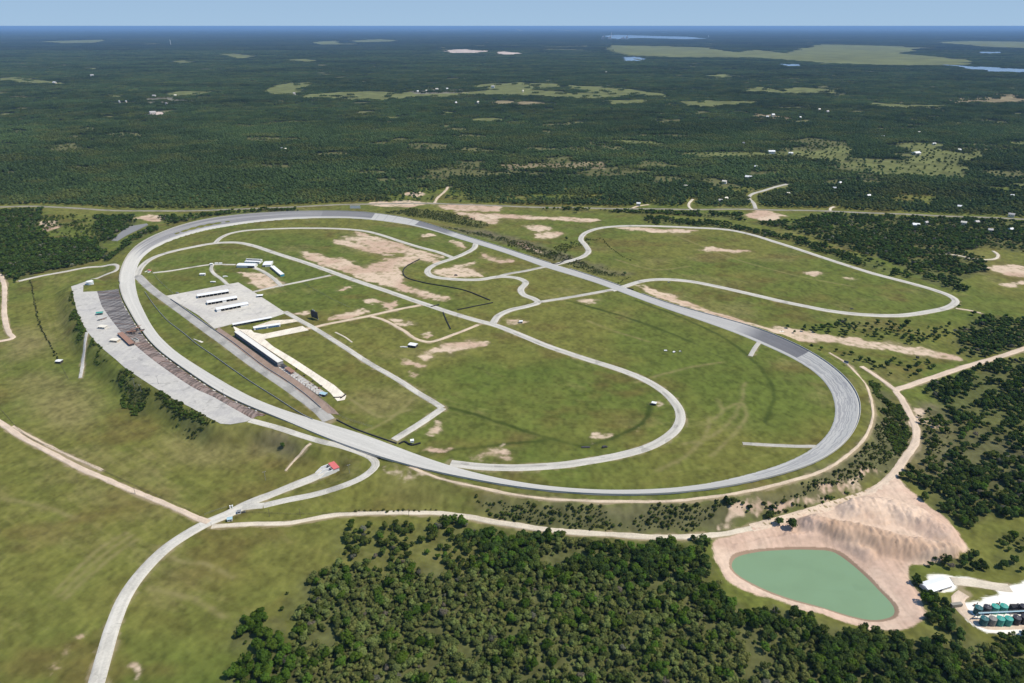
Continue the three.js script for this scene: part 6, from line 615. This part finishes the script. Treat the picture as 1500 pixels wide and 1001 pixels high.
{ // tunnel portal with a red roof
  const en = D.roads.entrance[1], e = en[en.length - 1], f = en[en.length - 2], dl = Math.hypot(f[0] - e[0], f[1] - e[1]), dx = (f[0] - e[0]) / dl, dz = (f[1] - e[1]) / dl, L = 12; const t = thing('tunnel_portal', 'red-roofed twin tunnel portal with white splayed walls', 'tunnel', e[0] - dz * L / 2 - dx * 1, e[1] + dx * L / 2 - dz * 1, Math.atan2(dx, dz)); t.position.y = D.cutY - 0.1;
  part('wall', [boxG(0.7, 4.8, 14, 0, 0, -6.4), boxG(0.7, 4.8, 14, L / 2, 0, -6.4), boxG(0.7, 4.8, 14, L, 0, -6.4)], M.white, t); part('roof', boxG(L + 1.6, 0.6, 6.5, L / 2, 4.8, -10.6), M.red, t); part('floor', boxG(L - 0.8, 0.3, 14, L / 2, 0.1, -6.4), M.conc, t); part('tunnel_shade_lining', [boxG(L, 4.8, 0.4, L / 2, 0, -13.6), boxG(0.1, 4.6, 8, 0.42, 0.1, -9.6), boxG(0.1, 4.6, 8, L / 2 + 0.42, 0.1, -9.6), boxG(L - 0.8, 0.1, 8, L / 2, 4.62, -9.6)], M.bay, t);  // dark lining and added end wall stand in for the unlit tunnel depth
  for (const x of [0, L / 2, L]) { const s = new THREE.Shape([new THREE.Vector2(0, 0), new THREE.Vector2(7, 0), new THREE.Vector2(7, 0.8), new THREE.Vector2(0, 4.8)]), g = new THREE.ExtrudeGeometry(s, { depth: 0.6, bevelEnabled: false }); g.rotateY(-Math.PI / 2); g.translate(x + 0.3, 0, 0.45); part('wing_wall', g, M.white, t); }
  const q = thing('tunnel_exit', 'small red and white tunnel exit inside the banked turn', 'tunnel', P.portal_in[0][0], P.portal_in[0][1], -0.5); part('wall', [boxG(8, 2.4, 0.6, 0, -0.3, -2), boxG(0.6, 1.6, 6, -4, -0.3, 1), boxG(0.6, 1.6, 6, 4, -0.3, 1)], M.white, q); part('roof', boxG(8.6, 0.5, 3, 0, 2.1, -3), M.red, q);
}
{ // gate on the entrance road
  hut('gate_hut', 'pale blue-roofed gate hut beside the entrance road', 'hut', P.gatehut[0], 4.2, 3.4, 2.6, M.wall, M.paleblue, 0.3);
  for (const [k, l] of [['gatepost1', 'white gate pillar on the verge of the entrance road'], ['gatepost2', 'white gate pillar close to the kerb of the entrance road']]) { const t = thing('gate_pillar', l, 'pillar', P[k][0][0], P[k][0][1], 0.4, 'white gate pillars'); part('pillar_shaft', boxG(1, 3.4, 1), M.white, t); part('pillar_cap', boxG(1.3, 0.25, 1.3, 0, 3.4), M.white, t); }
  const t = thing('ticket_booth', 'white ticket booth with railings on the far kerb of the entrance', 'booth', P.gatebox[0][0], P.gatebox[0][1], 0.3); part('wall', boxG(3, 2.5, 2.4), M.white, t); part('roof', boxG(3.8, 0.2, 3.2, 0, 2.5), M.steel, t); part('window', boxG(2, 0.9, 2.44, 0, 1.2), M.glass, t); for (let i = 0; i < 5; i++) part('railing', boxG(0.12, 1.6, 3, 2.4 + i * 0.8, 0, 0), M.steel, t);
}
{ // tank battery
  const cy = (r, h, y, seg = 26) => { const q = new THREE.CylinderGeometry(r, r, h, seg); q.translate(0, y + h / 2, 0); return q; };
  const mats = [M.tealdark, painted(0.20, 0.19, 0.17), M.teal, painted(0.02, 0.018, 0.028)], names = ['dark blue-green', 'grey', 'bright green', 'black'];
  D.tanks.forEach(([x, z, c], i) => {
    const front = i < 7, nb = front ? ['at the corner of the front row', 'second in the front row', 'third in the front row', 'fourth in the front row', 'fifth in the front row', 'sixth in the front row', 'ending the front row'][i] : ['at the corner of the back row', 'second in the back row', 'third in the back row', 'fourth in the back row', 'behind the walkway past the separator'][i - 7];
    const t = thing('storage_tank', names[c] + ' cylindrical storage tank ' + nb + ' of the tank battery', 'tank', x, z, i * 0.3, 'tanks of the battery'); part('shell', cy(2.75, 6.3, 0), mats[c], t); part('rim', cy(2.83, 0.22, 6.2), mats[c], t); const co = new THREE.ConeGeometry(2.75, 0.5, 26); co.translate(0, 6.65, 0); part('lid', co, mats[c], t); part('hatch', cy(0.4, 0.4, 6.5, 10), M.grey, t); for (const y of [1.5, 3.1, 4.7]) part('hoop', cy(2.79, 0.12, y), mats[c], t);
  });
  const a = D.tanks[0], b = D.tanks[6], t = along('tank_walkway', 'grey steel walkway along the tops of the tanks', 'walkway', [a[0] - 2, a[1] - 4.6], [b[0] + 2, b[1] - 4.6]), L = t.L; part('deck', boxG(L, 0.25, 1.2, L / 2, 6.6, 0), M.paleblue, t); part('railing', [boxG(L, 0.08, 0.08, L / 2, 7.6, 0.6), boxG(L, 0.08, 0.08, L / 2, 7.6, -0.6)], M.steel, t); for (let i = 0; i < 9; i++) part('post', boxG(0.2, 6.6, 0.2, 0.3 + i * (L - 0.6) / 8, 0, 0), M.steel, t); const st = limb(0, 0, 0, -5.5, -6.6, 0, 0.4, 0.4, 4); st.translate(0.2, 6.7, 0); part('stair', st, M.steel, t);
  const m = thing('separator_unit', 'tall black separator unit with a stack behind the tanks', 'machinery', P.machine[0][0], P.machine[0][1]); part('body', boxG(5, 6.5, 4), M.black, m); part('stack', cy(0.45, 9.5, 0, 12), M.black, m).position.set(1.9, 0, 1.6); part('vessel', cy(1.2, 7, 0, 16), M.char, m).position.set(3.6, 0, -1); part('skid', boxG(9, 0.5, 5, 1, 0), M.steel, m);
  const r = thing('pipe_rack', 'rusty red pipe rack behind the green tanks', 'pipework', P.redframe[0][0], P.redframe[0][1], 0.1); for (let i = 0; i < 4; i++) part('pipe', limb(-5, 1 + 0.5 * i, -1 + i * 0.6, 5, 1.2 + 0.5 * i, -1 + i * 0.6, 0.2, 0.2, 8), i % 2 ? M.rust : M.red, r); for (const x of [-4, -1, 2, 4.6]) part('support', [boxG(0.2, 3, 0.2, x, 0, -1.2), boxG(0.2, 3, 0.2, x, 0, 1.2), boxG(0.2, 0.2, 2.6, x, 2.8, 0)], M.rust2, r);
  for (const [dx, dz, l] of [[-8, -2, 'small pump jack motor on the white yard beside the pipe rack'], [5, -3, 'upright heater unit on the white yard beyond the pipe rack']]) { const u = thing('pump_unit', l, 'machinery', P.redframe[0][0] + dx * 1.4, P.redframe[0][1] + dz); part('skid', boxG(3, 0.4, 1.6), M.steel, u); part('motor', boxG(1.4, 1.3, 1.1, -0.5, 0.4), M.rust, u); part('column', cy(0.35, 3, 0.4, 10), M.char, u).position.set(0.9, 0, 0); }
  const s = along('tin_shed', 'bright tin-roofed shed among trees by the quarry pond', 'shed', P.tinshed[0], P.tinshed[1]); L2(s);
  function L2(s) { const W = s.L; part('wall', boxG(W, 3.4, 10, W / 2, -0.3, -5), M.wall, s); part('roof', gable(W, 10, 1.6, W / 2, 3.1, -5, 0.6), painted(0.82, 0.83, 0.85, 0.4), s); part('door', boxG(3, 2.6, 0.12, W * 0.5, 0, 0.08), M.char, s); }
  const g = thing('box_trailer', 'grey box trailer beside the dark trees by the tank yard', 'trailer', P.greytrailer[0][0], P.greytrailer[0][1], 0.15); part('body', boxG(9, 2.7, 2.6, 0, 0.7), painted(0.26, 0.24, 0.2), g); for (const x of [-3, -1.9]) part('wheel', wheelG(0.45, 2.4), M.black, g).position.set(x, 0.45, 0); part('drawbar', boxG(2, 0.2, 0.3, 5.4, 0.6), M.steel, g);
}
{ // dead tree by the pond
  const r = rng(9), gs = [limb(0, -0.5, 0, 0.2, 5, 0, 0.35, 0.22, 8)]; const grow = (x, y, z, dx, dy, dz, len, rad, n) => { const X = x + dx * len, Y = y + dy * len, Z = z + dz * len; gs.push(limb(x, y, z, X, Y, Z, rad, rad * 0.6, 5)); if (n) for (let k = 0; k < 3; k++) { const v = new THREE.Vector3(dx + (r() - 0.5) * 1.5, dy * 0.7 + r() * 0.5, dz + (r() - 0.5) * 1.5).normalize(); grow(X, Y, Z, v.x, v.y, v.z, len * 0.7, rad * 0.6, n - 1); } };
  for (let k = 0; k < 4; k++) { const a = k * 1.6; grow(0.15, 3.5 + k * 0.4, 0, Math.cos(a) * 0.7, 0.75, Math.sin(a) * 0.7, 2.6, 0.17, 2); }
  const t = thing('dead_tree', 'bare leafless tree at the foot of the pond bank', 'tree', ...P.deadtree[0]); part('trunk', gs[0], M.bark ?? painted(0.22, 0.18, 0.14), t); part('crown', gs.slice(1), painted(0.2, 0.17, 0.14), t);
}
// marshal posts and bits in the infield
hut('marshal_hut', 'white-roofed marshal hut by the junction of the bends and the straight', 'hut', P.hut763[0], 5, 4, 2.8, M.wall, M.white, 0.1);
hut('marshal_hut', 'white-roofed marshal hut on a sandy spot inside the big sweep', 'hut', P.hut958[0], 5, 4, 2.8, M.char, M.white, -0.4);
hut('infield_hut', 'white-roofed hut where the sandy tracks meet', 'hut', P.hut605[0], 11, 8, 3.6, M.char, M.white, -0.35);
{ const t = thing('loading_dock', 'low white dock beside the hut where sandy tracks meet', 'dock', P.hut605[0][0] - 11, P.hut605[0][1] + 2, -0.2); part('deck', boxG(8, 0.9, 3), M.conc, t); part('ramp', boxG(3, 0.5, 3, -5.4, 0), M.conc, t); }
P.mess980.forEach((p, i) => { const t = thing('target_frame', ['white frame and boards lying in the meadow grass', 'white tilted board beside other boards in the meadow', 'thin white frame at the end of the boards in the meadow'][i], 'frame', p[0], p[1], i * 0.8); part('board', boxG(i === 2 ? 1 : 4, 0.8, 2.4), M.white, t); part('upright', [boxG(0.15, 2.4, 0.15, -2.4), boxG(0.15, 2.4, 0.15, 2.4)], M.char, t); part('base', boxG(6, 0.3, 1, 0, 0, 1.6), M.char, t); });
{ const t = thing('tool_trailer', 'flat dark trailer lying in the grass beside the dark truck', 'trailer', ...P.junk860[0], 0); part('deck', boxG(9, 0.5, 2.4, 0, 0.5), M.char, t); for (const x of [-2, 2]) part('wheel', wheelG(0.4, 2.2), M.black, t).position.set(x, 0.4, 0); }
{ const t = thing('marshal_stand', 'white raised marshal stand behind the black tyre wall', 'stand', ...P.tank604[0], 0.2); for (const [x, z] of [[-1.3, -1.3], [1.3, -1.3], [-1.3, 1.3], [1.3, 1.3]]) part('leg', boxG(0.2, 3, 0.2, x, 0, z), M.steel, t); part('cabin', boxG(3.4, 1.4, 3.4, 0, 3), M.white, t); part('roof', boxG(4, 0.2, 4, 0, 5.2), M.white, t); part('post', [boxG(0.12, 0.9, 0.12, -1.5, 4.4, 1.5), boxG(0.12, 0.9, 0.12, 1.5, 4.4, 1.5), boxG(0.12, 0.9, 0.12, -1.5, 4.4, -1.5), boxG(0.12, 0.9, 0.12, 1.5, 4.4, -1.5)], M.steel, t); }
{ const t = along('billboard', 'white billboard behind the far banked turn', 'billboard', P.billboard[0], P.billboard[1]), L = t.L; part('panel', boxG(L, 7, 0.5, L / 2, 5), M.white, t); for (const x of [2, L / 2, L - 2]) part('leg', boxG(0.5, 6, 0.5, x, -0.5, -0.6), M.steel, t); }
{ const t = thing('flag_stand', 'blue-grey flag stand outside the wall of the banked turn', 'stand', ...P.flagstand[0], -0.8); for (const x of [-2, 2]) part('leg', boxG(0.3, 5, 0.3, x, -0.3), M.steel, t); part('platform', boxG(6, 0.4, 3, 0, 4), M.steel, t); part('screen', boxG(6, 2.4, 0.2, 0, 4.4, -1.4), painted(0.10, 0.14, 0.24), t); }
{ const t = thing('concrete_pad', 'white concrete pad beside the guard rail by the pit lane', 'pad', ...P.white618[0], -0.6); part('slab', boxG(8, 0.5, 3, 0, 0), M.cream, t); part('path_slab', boxG(14, 0.3, 1.4, -10, 0), M.conc, t); }
{ const t = thing('gate_barrier', 'dark gate block where the ramp meets the front straight', 'barrier', ...P.dark345[0], 0.3); part('block', boxG(3.4, 1.6, 1.6), M.char, t); part('arm', boxG(5, 0.3, 0.3, 3, 1.2), M.steel, t); }
{ const t = thing('wellhead', 'small well head on a white pad outside the back straight', 'wellhead', ...P.white1145[0], 0.2); part('pad', boxG(7, 0.3, 4), M.cream, t); part('pipe', limb(0, 0.2, 0, 0, 2.2, 0, 0.25, 0.25, 8), M.char, t); part('valve', boxG(1.4, 0.4, 0.4, 0, 1.6), M.rust, t); }
// poles
const POLES = { light1: ['two-armed light pole on the grass bank beside the tunnel road', 11, 1], light2: ['light pole inside the loop of the ramp road', 11, 1], pole3: ['wooden power pole standing by the dirt track bend', 10], pole4: ['wooden power pole beside the pink bare patch near the gate', 9], pole5: ['wooden power pole beside the dirt track above the wood edge', 9], pole6: ['thin pole beside the dirt track in the sloping field', 8], pole7: ['light pole on the terrace edge above the lush gully', 11, 1], pole8: ['light pole on the outer terrace edge between two others', 11, 1], pole9: ['light pole near the middle of the concrete terrace', 12, 1], pole10: ['light pole between terrace and front straight', 12, 1] };
for (const k in POLES) { const [l, h, lamp] = POLES[k], p = P[k][0], t = thing(lamp ? 'light_pole' : 'power_pole', l, 'pole', p[0], p[1], 0.5); part('shaft', limb(0, -0.4, 0, 0, h, 0, 0.2, 0.12, 8), lamp ? M.steel : M.wood, t); part('crossarm', boxG(2.4, 0.18, 0.18, 0, h - 0.8), lamp ? M.steel : M.wood, t); if (lamp) for (const x of [-1.2, 1.2]) part('lamp_head', boxG(0.7, 0.3, 0.5, x, h - 0.75), M.grey, t); }
// walls and fences
function lineWall(name, label, category, pts, h, th, mat, y0 = 0, step = 4, group) {
  const Q = spline(pts, step), t = thing(name, label, category, Q[0][0], Q[0][1], 0, group, 0), pos = [], idx = []; Q.forEach((p, i) => { const a = Q[Math.max(0, i - 1)], b = Q[Math.min(Q.length - 1, i + 1)], l = Math.hypot(b[0] - a[0], b[1] - a[1]), nx = -(b[1] - a[1]) / l * th / 2, nz = (b[0] - a[0]) / l * th / 2, y = (pts[0].length > 2 ? p[2] : H(p[0], p[1])) + y0; for (const [k, yy] of [[-1, -0.6], [-1, h], [1, h], [1, -0.6]]) pos.push(p[0] + nx * k - Q[0][0], y + yy, p[1] + nz * k - Q[0][1]); });
  for (let i = 0; i + 1 < Q.length; i++) for (let c = 0; c < 4; c++) { const a = i * 4 + c, b = i * 4 + (c + 1) % 4; idx.push(a, b, a + 4, b, b + 4, a + 4); } idx.push(0, 2, 1, 0, 3, 2); const e = (Q.length - 1) * 4; idx.push(e, e + 1, e + 2, e, e + 2, e + 3);
  let g = new THREE.BufferGeometry(); g.setAttribute('position', new THREE.Float32BufferAttribute(pos, 3)); g.setIndex(idx); g = g.toNonIndexed(); g.computeVertexNormals(); part('barrier_body', g, mat, t); t.Q = Q; return t;
}
function fence(label, pts, h, mat, gap = 6, group) { const Q = spline(pts, gap), t = thing('wire_fence', label, 'fence', Q[0][0], Q[0][1], 0, group, 0), ox = Q[0][0], oz = Q[0][1], pg = boxG(0.14, h + 0.4, 0.14, 0, -0.4); Q.forEach(p => { const m = part('post', pg, mat, t); m.position.set(p[0] - ox, H(p[0], p[1]), p[1] - oz); }); const rails = []; for (const k of [0.3, 0.65, 1]) for (let i = 0; i + 1 < Q.length; i++) { const a = Q[i], b = Q[i + 1]; rails.push(limb(a[0] - ox, H(a[0], a[1]) + h * k, a[1] - oz, b[0] - ox, H(b[0], b[1]) + h * k, b[1] - oz, 0.05, 0.05, 3)); } part('rail', rails, mat, t); }
const W = D.walls;
for (const [k, l, h] of [['tyre_a', 'long black tyre wall curving past the sandy hairpin', 1.5], ['tyre_b', 'straight black tyre wall pointing at the bends', 1.4], ['tyre_c', 'short black tyre wall across the infield straight', 1.4], ['tyre_d', 'short black tyre wall slanting over grass beside the infield straight', 1.3], ['tyre_e', 'zigzag black tyre wall beside the white marshal stand', 1.5], ['tyre_f', 'black angled tyre wall where the meadow loop leaves the back straight', 1.6], ['tyre_g', 'short black tyre wall where the meadow loop rejoins the back straight', 1.6]]) lineWall('tyre_wall', l, 'tyre wall', W[k], h, 1.3, M.black, 0, 2);
lineWall('pit_wall', 'low dark concrete wall along the paddock edge of pit lane', 'wall', W.pit_wall, 1.5, 0.5, M.grey, 0.5);
lineWall('pit_wall', 'low dark wall between pit lane and the brownish pit boxes', 'wall', W.pit_fence, 1.2, 0.5, M.steel, 0.4);
lineWall('guard_rail', 'thin grey guard rail through the grass between straight and pit lane', 'guard rail', W.guard, 1.3, 0.5, M.steel);
lineWall('block_wall', 'dark block wall along the end of the front straight', 'wall', W.front_fence, 1.6, 0.6, M.char);
fence('grey wire fence behind the brownish pit boxes', W.pit_back, 3, M.steel); fence('grey wire fence from the tunnel exit to the paddock corner', W.paddock_fence, 2.4, M.steel); fence('grey wire fence crossing the grass behind the scoreboard', W.mid_fence, 2, M.steel); fence('wire fence down the sloping field past the lone hut', W.left_fence, 2, M.wood); fence('short wire fence on the field verge before the gate', W.gate_fence, 1.8, M.steel); fence('wire fence with shrubs along the dirt track', W.gate_fence2, 1.8, M.wood); fence('wire fence along the dirt track of the sloping field', W.road_fence, 1.6, M.wood);
{ // concrete wall round the oval, split where the links cross
  const pts = OV.filter((p, i) => i % 3 === 0).map(p => [p.x - p.nx * 0.6, p.z - p.nz * 0.6, p.h + 0.2]); const cut = (a, b) => pts.slice(Math.floor(a * pts.length), Math.floor(b * pts.length) + 1);
  const f1 = ovalS([70, -1190]), f2 = ovalS([192, -1065]);
  lineWall('oval_wall', 'long pale concrete wall along the top of the far banked turn', 'wall', cut(0, Math.min(f1, f2) - 0.006), 1.3, 0.5, M.conc, 0, 6);
  lineWall('oval_wall', 'short concrete wall between the two meadow loop crossings', 'wall', cut(Math.min(f1, f2) + 0.008, Math.max(f1, f2) - 0.008), 1.3, 0.5, M.conc, 0, 6);
  lineWall('oval_wall', 'long concrete wall round the near banked turn and front straight', 'wall', cut(Math.max(f1, f2) + 0.008, 1), 1.3, 0.5, M.conc, 0, 6);
}
// far houses
D.houses.forEach(([x, z, w], i) => {
  const r = rng(500 + i), wm = [M.white, M.cream, M.wall, M.beige][Math.floor(r() * 4)], rm = [M.white, M.white, painted(0.45, 0.42, 0.40), M.cream][Math.floor(r() * 4)], big = w > 16, far = z < -3000, d = w * (0.5 + 0.3 * r()), h = (big ? 6 : 5) * (far ? 2 : 1.35);
  const colour = wm === M.white ? 'white' : wm === M.cream ? 'cream' : wm === M.wall ? 'grey-white' : 'beige';
  const where = z > -1520 ? 'among thick trees between highway and meadow' : z > -2000 ? (x < 700 ? 'in the woods near the bend of the side road' : 'in the thick woods beyond the highway') : z > -2700 ? (x < 0 ? 'deep in the unbroken forest' : 'at the edge of the green clearings') : z > -4000 ? (x < 0 ? 'in the small clearing of the hamlet' : 'along the narrow sandy clearing') : 'by the long pale fields far off';
  const t = thing(big ? 'barn' : 'farmhouse', `${colour} ${big ? 'barn' : 'house'} with ${rm === M.white ? 'white' : rm === M.cream ? 'cream' : 'grey'} roof ${where}`, big ? 'barn' : 'house', x, z, (r() - 0.5) * 1.4, 'far houses in the woods');
  part('wall', boxG(w, h, d, 0, -0.4), wm, t); part('roof', gable(w, d, h * 0.45, 0, h - 0.4, 0, 0.5), rm, t); for (let k = 0; k < 3; k++) part('window', boxG(w * 0.14, h * 0.3, 0.12, (-0.3 + k * 0.3) * w, h * 0.35, d / 2 + 0.05), M.glass, t);
});
// power station on the horizon
{
  const cy = (r, h) => { const q = new THREE.CylinderGeometry(r * 0.8, r, h, 16); q.translate(0, h / 2, 0); return q; };
  const labels = ['dark boiler house of the far power station by the lake', 'pale turbine hall of the far power station by the lake', 'low pale block of the far power station by the lake', 'tall tapered block at the end of the far power station'];
  P.plant.forEach((p, i) => { const t = thing('power_station_block', labels[i], 'power station', p[0], p[1]); const h = [75, 65, 45, 80][i], w = [90, 110, 130, 60][i]; part('block', boxG(w, h, 80), i ? M.wall : M.grey, t); part('roof', boxG(w * 0.7, h * 0.3, 60, 0, h), M.wall, t); part('tower', boxG(w * 0.25, h * 0.5, 20, w * 0.25, h * 1.3), M.grey, t); });
  const s = thing('chimney_stack', 'tall pale chimney of the far power station', 'chimney', ...P.stack[0]); part('shaft', cy(11, 210), M.white, s); part('collar', boxG(22, 4, 22, 0, 205), M.grey, s);
  const m = thing('radio_mast', 'white radio mast rising from the far forest', 'mast', ...P.mast[0]); part('shaft', cy(5, 120), M.white, m); part('dish', boxG(14, 10, 6, 0, 92), M.white, m);
  const n = thing('water_tower', 'white water tower far off beside the pale grassland', 'water tower', ...P.mast2[0]); part('shaft', cy(6, 60), M.white, n); const b = new THREE.SphereGeometry(18, 16, 10); b.scale(1, 0.7, 1); b.translate(0, 66, 0); part('bowl', b, M.white, n);
}
// water far off
D.clear.filter(c => c[0] === 'water').forEach(([, p], i) => { const y = Math.max(...p.map(q => H(q[0], q[1]))) + 2.5, m = slab('lake_water', p, y, 1, std(0.10, 0.14, 0.20, 0.12), 'blue lake water glinting among the far woods'); });
slab('pond_water', D.lot, maxH(D.lot) + 0.5, 2, std(0.20, 0.195, 0.185, 0.75), 'slate grey shallow pond between trees and the far banked turn');
ribbon('concrete_strip', D.whitemark, 2.2, M_WHITE, 'thin white concrete strip in the grass beside the service road');
scene.traverse(o => { if (o.isMesh) { o.castShadow = true; o.receiveShadow = true; } });
renderer.render(scene, camera);
